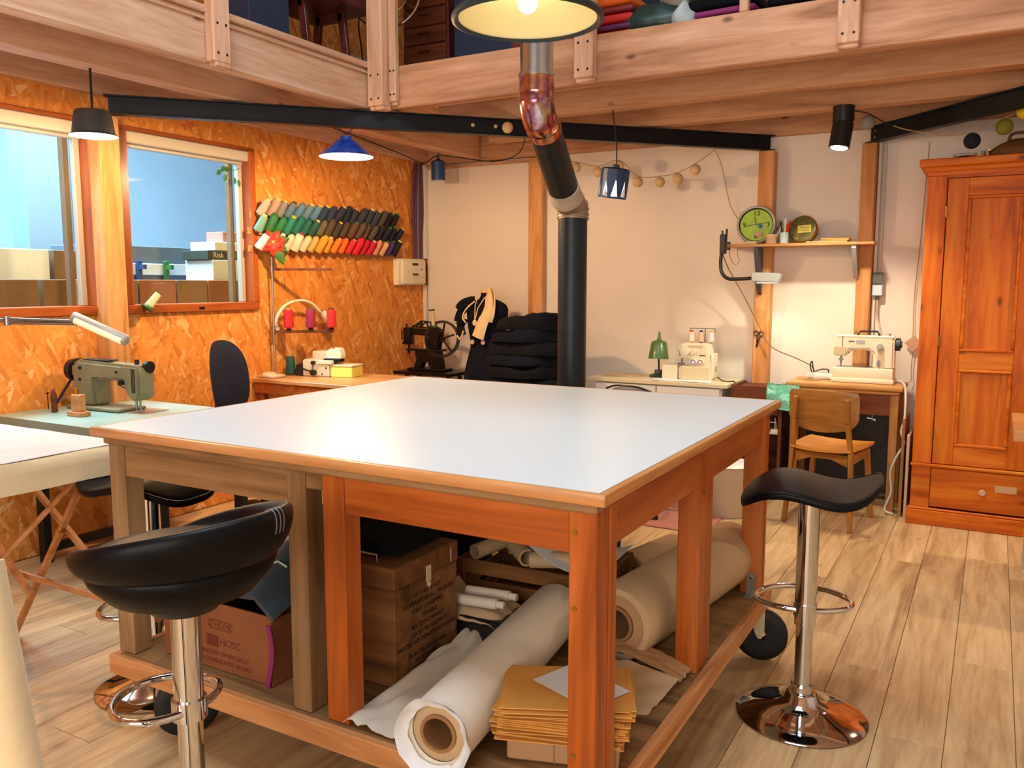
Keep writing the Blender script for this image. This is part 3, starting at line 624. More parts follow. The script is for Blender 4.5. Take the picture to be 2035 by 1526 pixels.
# open crate with patterns and papers at the back
pc = thing('slatted_crate', 'brown slatted crate filled with rolled paper patterns under the table', 'crate', (-1.335, 2.575, S), radians(2))
for z in (.0, .07, .14):
    for s in (-1, 1):
        ob('slat', B().bb(-.26, .26, s*.15-.005, s*.15+.005, z, z+.05, bev=.002), 'crate_x', pc); ob('slat', B().bb(s*.26-.005, s*.26+.005, -.143, .143, z, z+.05, bev=.002), 'crate_x', pc)
for sx in (-1, 1):
    for sy in (-1, 1): ob('corner_block', B().bb(sx*.25-.02, sx*.25+.02, sy*.162-.008, sy*.162+.008, 0, .195, bev=.002), 'cardboard', pc)
ob('bottom', B().bb(-.25, .25, -.14, .14, 0, .01), 'crate_x', pc)
for i, (x, y, z, r, l, a, lab) in enumerate(((-1.24, 2.46, .480, .028, .16, .35, 'small cream paper roll on top of the slatted crate'), (-1.40, 2.50, .485, .03, .2, 2.4, 'curled kraft paper offcut in the crate by the chest'), (-1.50, 2.50, .480, .026, .18, 1.3, 'crumpled kraft twist at the left end of the crate'))):
    d = V((cos(a), sin(a), .05)); b = B().lathe([(r, -l/2), (r, l/2), (r*.8, l/2), (r*.8, -l/2), (r, -l/2)], (x, y, z), 24, d.to_track_quat('Z', 'Y').to_euler())
    tag(ob('small_paper_roll', b, 'kraft_light', None, 50), lab, 'roll')
tag(ob('white_sheet', B().shell(lambda u, v: (-1.33+.30*u, 2.40+.25*v, .555-.085*sin(pi*min(1, u*.75))+.02*v), 20, 8, .0015), 'white_paper', None, 60), 'large white paper sheet sagging over the right end of the crate', 'paper')
kp = thing('paper_parcel', 'flattened kraft paper parcel on a black box in front of the crate', 'parcel', (-1.385, 2.235, S+.105), radians(3))
ob('wrap', B().shell(lambda u, v: (-.135+.27*u, -.075+.16*v, .012-.05*clamp((u-.72)/.28)**1.5-.03*clamp((.15-v)/.15)+.008*noise.noise(V((u*6, v*6, 1)))+.05*clamp((.2-u)/.2)), 20, 14, .004), 'kraft_light', kp, 60)
tag(ob('black_box', B().bb(-1.51, -1.265, 2.165, 2.325, S, S+.10, bev=.004), 'black_plastic'), 'low black box beneath the kraft parcel under the table', 'box')
for i, (dx, dy, lab) in enumerate(((-.0, -.03, 'short paper tube lying in front on the kraft parcel'), (.0, .05, 'longer paper tube lying behind on the kraft parcel'))):
    b = B().cyl((-1.46+dx, 2.215+dy, S+.141), (-1.31+dx, 2.235+dy, S+.141), .017, n=16); b.cyl((-1.31+dx, 2.235+dy, S+.141), (-1.285+dx, 2.238+dy, S+.141), .012, n=12)
    tag(ob('paper_tube', b, 'paper'), lab, 'tube')
tag(ob('black_folder', B().bb(-1.69, -1.45, 1.88, 2.10, S+.3625, S+.40, bev=.006), 'dark_cloth'), 'black folder lying on the wooden chest', 'folder')
tag(heap('dark_bag', -1.87, 2.74, S, .2, .22, .46, 'dark_cloth', '', 'bag', seed=9), 'black soft bag at the back under the table', 'bag')
# ================================================================== stools and chairs
def chrome_base(t, zc, rr=.205, collar=True):
    ob('base', B().lathe([(0, .0), (rr-.004, .0), (rr, .006), (rr-.012, .014), (rr*.72, .026), (rr*.45, .040), (rr*.28, .058), (.048, .082), (.040, .088), (0, .088)], n=48), 'chrome', t, 50)
    if collar: ob('collar', B().lathe([(.033, .086), (.036, .09), (.036, .108), (.032, .112), (.028, .112)], n=28), 'chrome', t)
    ob('lower_column', B().cyl((0, 0, .085), (0, 0, zc), .0265, n=28), 'chrome', t)
def footrest(t, zf, ang, a=.15, b_=.115, off=.10, r=.0095):
    d = V((cos(ang), sin(ang), 0)); s = V((-sin(ang), cos(ang), 0)); pts = []
    for i in range(36):
        q = 2*pi*i/36; pts.append(d*(off+b_*cos(q)) + s*(a*sin(q)*(1.0-.12*cos(q))) + V((0, 0, zf)))
    o = ob('footrest', B().tube(pts, r, 10, True), 'chrome', t, 60)
    ob('footrest_collar', B().cyl((0, 0, zf-.022), (0, 0, zf+.022), .037, n=28), 'chrome', t)
def saddle(name, loc, rz, zs, label, foot_ang, zf, w_=.207, d_=.188):
    t = thing(name, label, 'stool', (loc[0], loc[1], 0), 0, 'black saddle bar stools')
    chrome_base(t, zf)
    ob('upper_column', B().cyl((0, 0, zf-.05), (0, 0, zs-.03), .0335, n=28), 'chrome', t)
    footrest(t, zf, foot_ang)
    def sf(u, v):
        a = u*2*pi; k = v; c, s = cos(a), sin(a); n_ = 2.8
        rr = (abs(c)**n_+abs(s)**n_)**(-1/n_); x, y = k*rr*c, k*rr*s
        z = .108*x**3 - .014*x*x - .061*x + .007 + .014*y*y*x - .010*y*y
        return x*w_, y*d_, z
    def full(u, v):
        # top from centre to rim, rolled lip, then the underside meeting the column plate
        if v < .55: return sf(u, v/.55)
        q = (v-.55)/.45
        if q < .2:
            x, y, z = sf(u, 1); e = q/.2; return (x*(1+.014*sin(pi*e)), y*(1+.014*sin(pi*e)), z-.024*e)
        e = (q-.2)/.8; x, y, z = sf(u, 1-e); zb = -.048
        return (x, y, (z-.024)*(1-e**.6)+min(z-.024, zb)*e**.6)
    b = B().grid(full, 56, 26, True); bmesh.ops.remove_doubles(b.bm, verts=b.bm.verts, dist=.0004)
    st = ob('seat', b, 'leather', t, 80); st.location = (0, 0, zs); st.rotation_euler = (0, 0, rz)
    rim = B().tube([V(sf(i/64, 1.0))+V((0, 0, -.004)) for i in range(64)], .0035, 6, True); o = ob('piping', rim, 'leather', st, 80)
    ob('seat_plate', B().lathe([(.0335, zs-.052), (.07, zs-.048), (.075, zs-.044), (0, zs-.040)], n=28), 'dark_metal', t)
    return t
saddle('bar_stool', (-.476, 2.742), radians(10), .775, 'black saddle-seat bar stool with chrome base standing right of the table', radians(105), .362)
saddle('bar_stool', (-2.478, 1.842), radians(188), .752, 'black saddle-seat bar stool tucked behind the left front table leg', radians(165), .27)
# bucket stool in the left foreground
bs = thing('bucket_stool', 'black bar stool with wrap-around backrest in the left foreground', 'stool', (-1.468, 1.165, 0))
chrome_base(bs, .48); ob('upper_column', B().cyl((0, 0, .47), (0, 0, .72), .031, n=28), 'chrome', bs)
footrest(bs, .49, radians(178), .115, .10, .085, .009)
ob('seat', B().lathe([(0, 0), (.10, .004), (.15, .022), (.185, .060), (.195, .085), (.185, .105), (.15, .112), (0, .106)], n=48), 'leather', bs, 80, loc=(0, 0, .737))
HA = radians(-4)
def band(u, v):
    a = HA+(u-.5)*radians(292); hi = (.5+.5*cos(a-HA))**.7
    e = sin(pi*clamp(u, .012, .988))**.30; q = 2*pi*v
    zc = .072+.075*hi; hh = (.022+.036*hi)*e; tk = .026*e; RO = .196+.006*hi
    lean = .30
    return ((RO+tk*cos(q)+lean*hh*sin(q))*cos(a), (RO+tk*cos(q)+lean*hh*sin(q))*sin(a), zc+hh*sin(q))
bd = ob('backrest_band', B().grid(lambda u, v: band(v, u), 22, 72, True), 'leather', bs, 80, loc=(0, 0, .742))
for k in (.555, .568, .581): ob('seam', B().tube([V(band(k, .02+.30*i/10)) for i in range(11)], .0016, 5), 'leather_grey', bd)
ob('seat_plate', B().lathe([(.031, .70), (.07, .715), (.09, .738), (0, .74)], n=28), 'dark_metal', bs)

# wooden chair at the sewing desk
ch = thing('wooden_chair', 'vintage bent-plywood wooden chair at the sewing machine desk', 'chair', (-.80, 5.23, 0), radians(-9))
def bp(u, v):  # curved backrest
    x = (u-.5)*.40; zz = .575+.215*v; w = 1
    if v < .35: w = 1-.25*((.35-v)/.35)**2
    if v > .85: w = 1-.06*((v-.85)/.15)**2
    return (x*w, -.185-.05*(zz-.45)*1.0+.035*(1-4*(u-.5)**2)*-1+.03, zz+.02*(1-4*(u-.5)**2)*(-1 if v < .3 else .3))
ob('backrest', B().shell(bp, 22, 12, .012), 'chair_x', ch, 50)
for s in (-1, 1):
    b = B(); pts = [(s*.19, -.215, 0), (s*.175, -.185, .25), (s*.165, -.175, .45), (s*.15, -.205, .62), (s*.145, -.215, .755)]
    for p0, p1 in zip(pts, pts[1:]): b.beam(p0, p1, .034, .024, .004, up=(1, 0, 0))
    bl = ob('back_leg', b, 'chair_z', ch)
    for z in (.625, .71): ob('screw', B().cyl((s*.149, -.216, z), (s*.149, -.222, z), .006, n=8), 'dark_metal', bl)
    ob('front_leg', B().beam((s*.185, .20, 0), (s*.155, .165, .43), .032, .03, .004, up=(1, 0, 0)), 'chair_z', ch)
    ob('side_rail', B().beam((s*.165, -.165, .405), (s*.15, .165, .40), .02, .055, .003), 'chair_x', ch)
def seatf(u, v):
    x = (u-.5); y = (v-.5)*.42; w = .40*(1-.10*(1-v)); 
    return (x*w*(1-.06*abs(2*v-1)**4), y*(1-.05*abs(2*x)**4), .455-.018*(1-4*x*x)*(1-abs(2*v-1)**2)+.012*(2*x)**2)
ob('seat', B().shell(seatf, 20, 16, .013), 'chairseat', ch, 50)
def railc(x0, x1, y):
    return [(x0, y, .43), (x1, y, .43), (x1, y, .37), ((x0+x1)/2+.06, y, .395), ((x0+x1)/2-.06, y, .395), (x0, y, .37)]
for y in (-.17, .165): ob('cross_rail', B().prism([(-.15, .43), (.15, .43), (.15, .365), (.06, .40), (-.06, .40), (-.15, .365)], .018, Matrix.Translation((0, y+.009, 0)) @ Matrix.Rotation(pi/2, 4, 'X')), 'chair_x', ch)

# swivel chairs
def star_base(t, mbase='black_plastic', h=.42, r=.26):
    ob('gas_column', B().cyl((0, 0, .09), (0, 0, .26), .03, n=16).cyl((0, 0, .26), (0, 0, h), .018, n=16), 'dark_metal', t)
    for i in range(5):
        a = 2*pi*i/5+.3; d = V((cos(a), sin(a), 0))
        l = ob('base_arm', B().tube([d*.02+V((0, 0, .115)), d*(r*.5)+V((0, 0, .105)), d*r+V((0, 0, .075))], .016, 8), mbase, t)
        n_ = V((-d.y, d.x, 0)); c = d*r+V((0, 0, .029))
        ob('caster', B().cyl(c-n_*.02, c-n_*.006, .028, n=16).cyl(c+n_*.006, c+n_*.02, .028, n=16).cyl(c-n_*.006+V((0, 0, .0)), c+n_*.006, .012, n=8), 'black_plastic', l)
def swivel(name, loc, rz, mseat, mback, label, zb0, zb1, wb, zs=.47):
    t = thing(name, label, 'chair', (loc[0], loc[1], 0), rz)
    star_base(t, h=zs-.06)
    ob('seat', B().box((0, .02, zs-.03), (.44, .44, .06), bev=.028, seg=3), mseat, t, 60)
    def bk(u, v):
        a = u*2*pi; n_ = 2.6; c, s = cos(a), sin(a); rr = (abs(c)**n_+abs(s)**n_)**(-1/n_)
        k = sin(pi*min(1, v)*.5) if v <= .5 else 1
        q = v*2 if v < .5 else 2-v*2
        x = q*rr*c*wb/2; z = q*rr*s*(zb1-zb0)/2
        th = .030*(1-q**4)
        yb = -.23-.05*(z/.25)*.5-.05*(1-(x/(wb/2))**2) + .04
        return (x, yb+(th if v < .5 else -th), (zb0+zb1)/2+z)
    b = B().grid(bk, 40, 25, True); bmesh.ops.remove_doubles(b.bm, verts=b.bm.verts, dist=.0004)
    ob('backrest', b, mback, t, 80)
    ob('back_bar', B().tube([(0, 0, zs-.07), (0, -.2, zs-.07), (0, -.285, zs+.02), (0, -.29, zb0+.1)], .014, 8, sub=5), 'dark_metal', t, 60)
    return t
swivel('office_chair', (-3.655, 3.50), radians(-72), 'navy_fabric', 'navy_fabric', 'dark navy upholstered office chair between the two sewing tables on the left', .62, 1.075, .40)
oc = swivel('swivel_chair', (-1.80, 4.93), radians(-12), 'leather_grey', 'leather_grey', 'grey padded swivel chair behind the cutting table in front of the serger desk', .42, .795, .46)
ob('backrest_piping', B().tube([(-.16, -.28, .775), (-.08, -.30, .800), (0, -.306, .803), (.08, -.30, .800), (.16, -.28, .775)], .006, 6, sub=4), 'leather', oc)
tag(ob('floor_mat', B().bb(-2.05, -1.35, 4.55, 5.35, .001, .008, bev=.002), 'rug_red'), 'reddish mat under the grey swivel chair', 'mat')

# cloth covered folding table on the left
ft = thing('folding_table', 'wooden folding table with crossed slat legs at the left edge', 'table', (-3.05, 1.35, 0))
obw('tabletop', B().bb(-3.48, -2.63, .55, 1.86, .82, .838, bev=.003), 'desk_x', ft)
def slat(a, b_, w_=.026, h=.016): return obw('leg_slat', B().beam(a, b_, w_, h, .003), 'skirt_x', ft)
slat((-3.335, 1.835, 0.01), (-2.655, 1.76, .80)); slat((-3.30, 1.80, .80), (-2.40, 1.80, .33) if 0 else (-2.66, 1.90, .20))
slat((-3.02, 1.10, .012), (-2.66, 1.72, .76)); slat((-3.42, 1.05, .80), (-2.95, 1.56, .012)); slat((-3.42, 1.62, .80), (-3.0, 1.72, .27))
obw('tie_bar', B().cyl((-3.42, 1.60, .42), (-2.66, 1.93, .205), .012, n=10).cyl((-3.335, 1.835, .035), (-3.02, 1.10, .035), .012, n=10), 'skirt_x', ft)
obw('bolt', B().cyl((-2.86, 1.775, .52), (-2.86, 1.755, .52), .009, n=10), 'brass', ft)
def cl1(u, v):
    # u along y (near -> far), v across: top then drop over the +x edge
    y = .50+1.375*u; s = v*.965
    if s < .87: x = -3.49+s; z = .8425
    else: x = -2.62+.010*sin(u*9); z = .8425-(s-.87)*1.0
    z += .0035*noise.noise(V((x*5, y*5, 1)))
    if s >= .87: x += .012*noise.noise(V((y*6, s*8, 4)))*((s-.87)/.1)
    else: z += .001
    return (x, y, z)
tc = tag(ob('table_cloth', B().shell(lambda u, v: cl1(u, v), 34, 50, .003), 'cloth_cream', None, 60), 'cream cotton cloth hanging over the edge of the folding table', 'tablecloth')
def cl2(u, v):
    y = .52+1.345*u; x = -3.48+.855*v
    return (x, y, .8488+.0018*noise.noise(V((x*6, y*6, 7)))+.0012)
tag(ob('white_sheet', B().shell(cl2, 26, 22, .0015), 'cloth_white', None, 60), 'smooth white cloth spread on top of the folding table', 'cloth')
tag(ob('grey_block', B().box((-3.285, 1.70, .864), (.16, .09, .022), rz=.5, bev=.008, seg=2).box((-3.285, 1.70, .878), (.09, .04, .006), rz=.5, bev=.002), 'grey_plastic'), 'grey plastic pressing block on the white cloth at the left edge', 'block')
# fabric bolts leaning in the left foreground
fb = thing('fabric_bolt', 'cream white fabric bolt leaning at the lower left edge', 'fabric', (-1.0, .62, 0))
obw('roll', B().cyl((-1.0, .62, .015), (-1.246, .64, 1.0), .034, n=28), 'cloth_cream', fb, 60); obw('core', B().cyl((-.998, .62, .008), (-1.248, .6401, 1.008), .014, n=12), 'core_brown', fb)
fb2 = thing('fabric_bolt', 'dark teal fabric bolt leaning at the lower left corner', 'fabric', (-1.085, .60, 0))
obw('roll', B().cyl((-1.10, .58, .015), (-1.295, .60, .86), .042, n=28), 'green_dark', fb2, 60); obw('core', B().cyl((-1.098, .58, .008), (-1.297, .6001, .868), .016, n=12), 'core_brown', fb2)
# ================================================================== along the window wall
# industrial sewing machine and its table
gt = thing('sewing_table', 'pale green sewing machine table under the inner windows', 'table', (-3.65, 2.66, 0))
obw('tabletop', B().prism([(-4.235, 2.305), (-3.05, 2.305), (-3.05, 3.03), (-4.125, 3.03), (-4.125, 2.882), (-4.235, 2.882)], .044, Matrix.Translation((0, 0, .716))), 'table_green', gt)
for sx in (-4.1, -3.2):
    obw('leg', B().bb(sx-.025, sx+.025, 2.42, 2.46, 0, .716).bb(sx-.025, sx+.025, 2.88, 2.92, 0, .716).bb(sx-.02, sx+.02, 2.46, 2.88, .05, .09), 'dark_metal', gt)
obw('treadle', B().bb(-3.85, -3.45, 2.5, 2.8, .06, .08), 'dark_metal', gt); obw('motor', B().cyl((-3.95, 2.66, .58), (-3.7, 2.66, .58), .09, n=20), 'dark_metal', gt)
tag(ob('throat_plate', B().box((-3.735, 2.76, .7615), (.20, .17, .002), rz=.1), 'core_brown'), 'brownish square plate under the needle of the green machine', 'plate')
im = thing('industrial_sewing_machine', 'olive green vintage industrial sewing machine on the green table', 'sewing machine', (-3.88, 2.72, .7628), radians(3))
ob('bed', B().bb(-.27, .12, -.085, .085, 0, .016, bev=.006, seg=2), 'machine_green', im)
ob('column', B().prism([(-.255, 0), (-.085, 0), (-.095, .10), (-.085, .165), (-.255, .165)], .11, Matrix.Translation((0, .055, .012)) @ Matrix.Rotation(pi/2, 4, 'X'), bev=.015), 'machine_green', im)
ob('arm', B().prism([(-.27, .165), (-.235, .13), (-.10, .15), (.13, .155), (.215, .15), (.225, .20), (.20, .235), (-.22, .25), (-.27, .225)], .10, Matrix.Translation((0, .05, 0)) @ Matrix.Rotation(pi/2, 4, 'X'), bev=.016), 'machine_green', im)
ob('head', B().prism([(.10, .238), (.225, .235), (.238, .20), (.235, .085), (.215, .060), (.165, .060), (.145, .085), (.115, .15)], .105, Matrix.Translation((0, .0525, 0)) @ Matrix.Rotation(pi/2, 4, 'X'), bev=.012), 'machine_green', im)
for x in (.19, .20, .21): ob('face_rib', B().bb(x-.002, x+.002, -.0545, -.052, .10, .22), 'dark_metal', im)
ob('handwheel', B().cyl((-.272, 0, .19), (-.312, 0, .19), .062, .058, n=28).cyl((-.312, 0, .19), (-.325, 0, .19), .03, n=20), 'dark_metal', im)
ob('belt', B().beam((-.30, -.02, .15), (-.345, -.10, .0), .016, .012).beam((-.30, .03, .15), (-.335, .08, .0), .016, .012), 'rubber', im)
ob('belt_guard', B().prism([(-.34, 0), (-.255, 0), (-.255, .10), (-.30, .08)], .02, Matrix.Translation((0, .10, 0)) @ Matrix.Rotation(pi/2, 4, 'X')), 'machine_green', im)
ob('needle_bar', B().cyl((.19, -.03, .062), (.19, -.03, .03), .006, n=10).cyl((.19, -.03, .03), (.19, -.03, .004), .0025, n=6).cyl((.205, -.02, .07), (.205, -.02, .012), .005, n=8).bb(.19, .22, -.03, -.01, .004, .012), 'steel', im)
ob('top_plate', B().bb(-.20, .0, -.03, .03, .248, .254, bev=.002), 'dark_metal', im)
ob('thread_guide', B().cyl((-.16, -.02, .25), (-.17, -.02, .285), .0025, n=6).cyl((.09, 0, .24), (.09, 0, .275), .0025, n=6).tube([(-.05, -.053, .17), (.02, -.056, .172), (.10, -.056, .155), (.115, -.056, .13)], .002, 6), 'steel', im)
ob('tension_post', B().cyl((.125, -.05, .15), (.125, -.07, .15), .014, n=14).cyl((-.19, -.05, .15), (-.19, -.058, .15), .008).cyl((-.19, -.05, .21), (-.19, -.058, .21), .008).cyl((.08, -.05, .20), (.08, -.056, .20), .006), 'dark_metal', im)
ob('top_knob', B().cyl((.17, 0, .235), (.17, 0, .262), .011, n=12), 'dark_metal', im); ob('bobbin_winder', B().cyl((.215, .02, .225), (.24, .02, .225), .03, .03, n=20), 'dark_metal', im)
ob('presser_lever', B().tube([(-.05, .056, .12), (-.01, .07, .10), (.03, .07, .115)], .004, 6), 'steel', im)
sp = thing('bobbin_block', 'small wooden block with a bobbin on the green table', 'block', (-3.855, 2.50, .7605))
ob('base', B().bb(-.05, .05, -.03, .03, 0, .022, bev=.002), 'skirt_x', sp); ob('block', B().bb(-.032, .032, -.018, .018, .022, .105, bev=.002), 'skirt_x', sp); ob('bobbin', B().cyl((-.012, 0, .105), (-.012, 0, .135), .011, n=12), 'brass', sp)
tag(ob('thread_spool', B().lathe([(0, 0), (.014, 0), (.016, .01), (.013, .05), (.016, .07), (.011, .10), (.006, .115), (0, .118)], (-4.075, 2.515, .7605), 16), 'dark_x'), 'dark brown wooden peg spool on the green table', 'spool')
tag(ob('needle_pin', B().cyl((-4.20, 2.56, .7605), (-4.20, 2.56, .85), .003, n=6).cyl((-4.22, 2.56, .84), (-4.18, 2.56, .845), .0025, n=6), 'dark_metal'), 'thin thread guide pin standing beside the brown peg', 'pin')

# tube lamp on a long arm
tl = thing('tube_lamp', 'silver tube work lamp on a long arm in front of the windows', 'lamp', (-4.22, 1.75, 1.24))
obw('wall_mount', B().bb(-4.249, -4.20, 1.70, 1.80, 1.20, 1.28, bev=.004), 'alu', tl)
obw('arm', B().cyl((-4.20, 1.75, 1.235), (-3.66, 2.075, 1.246), .009, n=10).cyl((-3.66, 2.075, 1.236), (-3.37, 2.235, 1.230), .007, n=10).cyl((-3.66, 2.075, 1.252), (-3.37, 2.235, 1.240), .006, n=10), 'steel', tl)
obw('joint', B().cyl((-3.66, 2.075, 1.225), (-3.66, 2.075, 1.262), .014, n=14).sph((-3.365, 2.238, 1.235), .018, n=12), 'steel', tl)
ha, hb = V((-3.415, 2.213, 1.262)), V((-3.185, 2.302, 1.160))
hd = obw('lamp_tube', B().tube([ha, ha.lerp(hb, .02), ha.lerp(hb, .98), hb], [.016, .024, .024, .016], 18), 'alu', tl, 60)
obw('diffuser', B().tube([ha.lerp(hb, .08)+V((.006, -.010, -.006)), ha.lerp(hb, .93)+V((.006, -.010, -.006))], .0165, 14), 'tube_glow', hd, 60)

# overlocker table
ot = thing('overlocker_table', 'brown table with overlocker machine below the thread rack', 'table', (-3.77, 4.3, 0))
obw('tabletop', B().bb(-4.235, -3.30, 3.975, 4.60, .755, .78, bev=.003), 'edge_x', ot); obw('apron', B().bb(-4.235, -3.32, 3.99, 4.01, .685, .754), 'frame_y', ot)
for x, y in ((-4.2, 4.03), (-3.36, 4.03), (-4.2, 4.55), (-3.36, 4.55)): obw('leg', B().bb(x-.025, x+.025, y-.025, y+.025, 0, .754, bev=.002), 'frame_z', ot)
obw('brace', B().prism([(0, 0), (.16, 0), (0, -.16)], .02, Matrix.Translation((-4.17, 4.06, .685)) @ Matrix.Rotation(pi/2, 4, 'X')), 'desk_x', ot)
om = thing('overlocker', 'beige overlock sewing machine with yellow cloth plate on the brown table', 'sewing machine', (-3.94, 4.34, .7805), radians(12))
ob('body', B().prism([(-.12, 0), (.09, 0), (.09, .085), (.03, .10), (-.12, .115)], .13, Matrix.Translation((0, .05, 0)) @ Matrix.Rotation(pi/2, 4, 'X'), bev=.008), 'beige', om)
ob('rear_housing', B().bb(-.105, .05, .02, .16, .085, .165, bev=.012, seg=2), 'beige', om)
ob('head_cover', B().prism([(.02, .115), (.13, .115), (.135, .15), (.12, .19), (.06, .19), (.02, .165)], .07, Matrix.Translation((0, .06, 0)) @ Matrix.Rotation(pi/2, 4, 'X'), bev=.006), 'cream', om)
ob('cloth_plate', B().bb(.092, .25, -.075, .08, 0, .07, bev=.004), 'note_yellow', om); ob('plate_top', B().bb(.09, .252, -.078, .083, .0705, .082, bev=.003), 'beige', om)
ob('looper_cover', B().bb(.0, .11, -.09, -.06, .085, .112, bev=.004), 'cream2', om); ob('needle_clamp', B().bb(.01, .13, -.03, .05, .095, .118, bev=.004), 'dark_metal', om)
ob('knob', B().cyl((-.03, -.08, .095), (-.03, -.105, .095), .013, n=14).cyl((-.03, -.08, .03), (-.03, -.108, .03), .020, n=16), 'black_plastic', om)
ob('lever', B().beam((-.12, -.09, .055), (-.03, -.10, .032), .01, .008).beam((-.03, -.10, .03), (-.03, -.10, .09), .004, .004), 'black_plastic', om)
ob('motor_guard', B().prism([(-.19, 0), (-.125, 0), (-.125, .09), (-.185, .075)], .11, Matrix.Translation((0, .05, 0)) @ Matrix.Rotation(pi/2, 4, 'X'), bev=.004), 'black_plastic', om)
ob('screw', B().cyl((.06, -.081, .06), (.06, -.084, .06), .006).cyl((.03, -.081, .02), (.03, -.084, .02), .005), 'dark_metal', om)
ob('button', B().sph((.075, -.004, .186), .007), 'red', om)
def cone(name, loc, tilt, az, col, top, label, grp, r0=.028, r1=.021, h=.105):
    """thread cone: core tube and wound thread; axis tilts towards azimuth az"""
    key = (r0, r1, h)
    if key not in cone.cache:
        b = B().lathe([(r0*.45, 0), (r0*.97, .002), (r0, .008), (r1, h-.012), (r1*.75, h-.004), (r1*.55, h-.004)], n=18); me = bpy.data.meshes.new('thread'); b.bm.to_mesh(me); b.bm.free()
        me.polygons.foreach_set('use_smooth', [True]*len(me.polygons))
        b = B().lathe([(r0*.5, -.004), (r0*.5, .0), (r1*.62, h-.004), (r1*.66, h+.006), (r1*.30, h+.007), (r1*.28, h-.02), (0, h-.02)], n=14); mc = bpy.data.meshes.new('core'); b.bm.to_mesh(mc); b.bm.free()
        cone.cache[key] = (me, mc)
    me, mc = cone.cache[key]
    t_ = thing(name, label, 'spool', loc, 0, grp)
    t_.rotation_euler = (0, tilt, az)
    for nm, base, colr in (('thread', me, col), ('core', mc, top)):
        mn = ('thr_' if nm == 'thread' else 'core_')+colr
        if mn not in M_:
            mm, nt_, pp = newmat(mn); pp.inputs['Base Color'].default_value = lin(colr); pp.inputs['Roughness'].default_value = .75 if nm == 'thread' else .5
            if nm == 'thread':
                mp_ = coords(nt_); wv = N(nt_, 'ShaderNodeTexWave', Scale=90., Distortion=1.); wv.bands_direction = 'Z'; nt_.links.new(mp_.outputs[0], wv.inputs['Vector'])
                bmp = N(nt_, 'ShaderNodeBump', Strength=.3, Distance=.002); nt_.links.new(wv.outputs[1], bmp.inputs['Height']); nt_.links.new(bmp.outputs[0], pp.inputs['Normal'])
        o = bpy.data.objects.new(nm, base); 
        if not base.materials: base.materials.append(M_[mn])
        COL.objects.link(o); o.parent = t_; o.material_slots[0].link = 'OBJECT'; o.material_slots[0].material = M_[mn]
    return t_
cone.cache = {}
cone('thread_cone', (-4.165, 4.255, .7845), 0, 0, '#14463c', '#b98a4a', 'dark green thread cone standing left of the overlocker', 'loose thread cones', .034, .028, .13)
tag(ob('white_machine_cover', B().sph((-4.18, 4.07, .795), .05, (1.0, 1.2, .5), 14).bb(-4.23, -4.10, 4.02, 4.14, .7805, .80, bev=.004), 'beige', None, 60), 'small cream cloth bundle at the foot of the thread stand', 'bundle')
# thread stand with poinsettia and red cones
ts = thing('thread_stand', 'tall metal thread stand with two perforated arms behind the overlocker', 'stand', (-4.20, 4.145, .7805))
ob('pole', B().cyl((0, 0, 0), (0, 0, .80), .0075, n=12), 'zinc', ts)
for z in (.30, .715):
    a = ob('arm', B().beam((.01, .01, z), (.30, .255, z), .012, .020), 'dark_x', ts)
    for k in (.2, .35, .5, .65, .8, .92): ob('hole', B().cyl((.01+.29*k+.004, .01+.245*k-.005, z), (.01+.29*k+.006, .01+.245*k-.0075, z), .003, n=8), 'black_plastic', a)
    ob('clamp', B().cyl((0, 0, z-.02), (0, 0, z+.02), .013, n=12).cyl((0, 0, z), (.02, -.02, z), .005, n=8), 'steel', ts)
ob('clamp', B().cyl((0, 0, .335), (0, 0, .37), .012, n=12), 'steel', ts)
for i, (k, c, top) in enumerate(((.22, '#c81a26', '#c8a050'), (.60, '#8a1238', '#5a5a5a'), (.96, '#d01a26', '#5a4030'))):
    p = V((-4.20+.01+.29*k, 4.145+.01+.245*k, .7805+.312))
    ob('cone_holder', B().cyl(p-V(ts.location), p-V(ts.location)+V((0, 0, .012)), .022, .012, n=12).cyl(p-V(ts.location), p-V(ts.location)+V((0, 0, .10)), .003, n=6), 'dark_metal', ts)
    cone('thread_cone', (p.x, p.y, p.z+.014), 0, 0, c, top, ('scarlet thread cone nearest the pole of the thread stand', 'wine red thread cone in the middle of the thread stand', 'scarlet thread cone at the end of the thread stand arm')[i], 'red cones on the thread stand', .034, .030, .125)
pf = thing('poinsettia', 'artificial red poinsettia flower fixed to the top of the thread stand', 'flower', (-4.185, 4.13, 1.578))
ob('stem', B().tube([(-.012, .012, .0), (.0, .005, .04), (.045, -.02, .085)], .004, 6), 'leaf', pf)
def petal(a, l, wd, tilt, m_, c=(.05, -.03, .09), droop=0.):
    # petals lie in a disc facing the room (+x,-y)
    n_ = V((.80, -.60, .1)).normalized(); e1 = V((.6, .8, 0)).normalized(); e2 = n_.cross(e1)
    d = e1*cos(a)+e2*sin(a); s = n_.cross(d)
    def f(u, v):
        wdt = wd*sin(pi*min(1, u*.93+.05))**.8; 
        return V(c)+d*(l*u)+s*(wdt*(v-.5))+n_*(.012+tilt*u*u*.02-.012*abs(2*v-1)*u)+V((0, 0, -droop*u*u))
    return B().shell(f, 8, 5, .0012)
for i in range(7): ob('petal', petal(2*pi*i/7+.2, .088, .05, -.3, 'petal'), 'petal', pf, 60)
for i in range(6): ob('petal', petal(2*pi*i/6+.5, .060, .036, 1., 'petal'), 'petal', pf, 60)
for a, l in ((-1.15, .15), (-.55, .10), (.35, .11), (1.2, .10)): ob('leaf', petal(a, l, .065, -.8, 'leaf', c=(.045, -.022, .085)), 'leaf', pf, 60)
ob('flower_centre', B().sph((.062, -.042, .092), .010, n=10), 'note_yellow', pf)
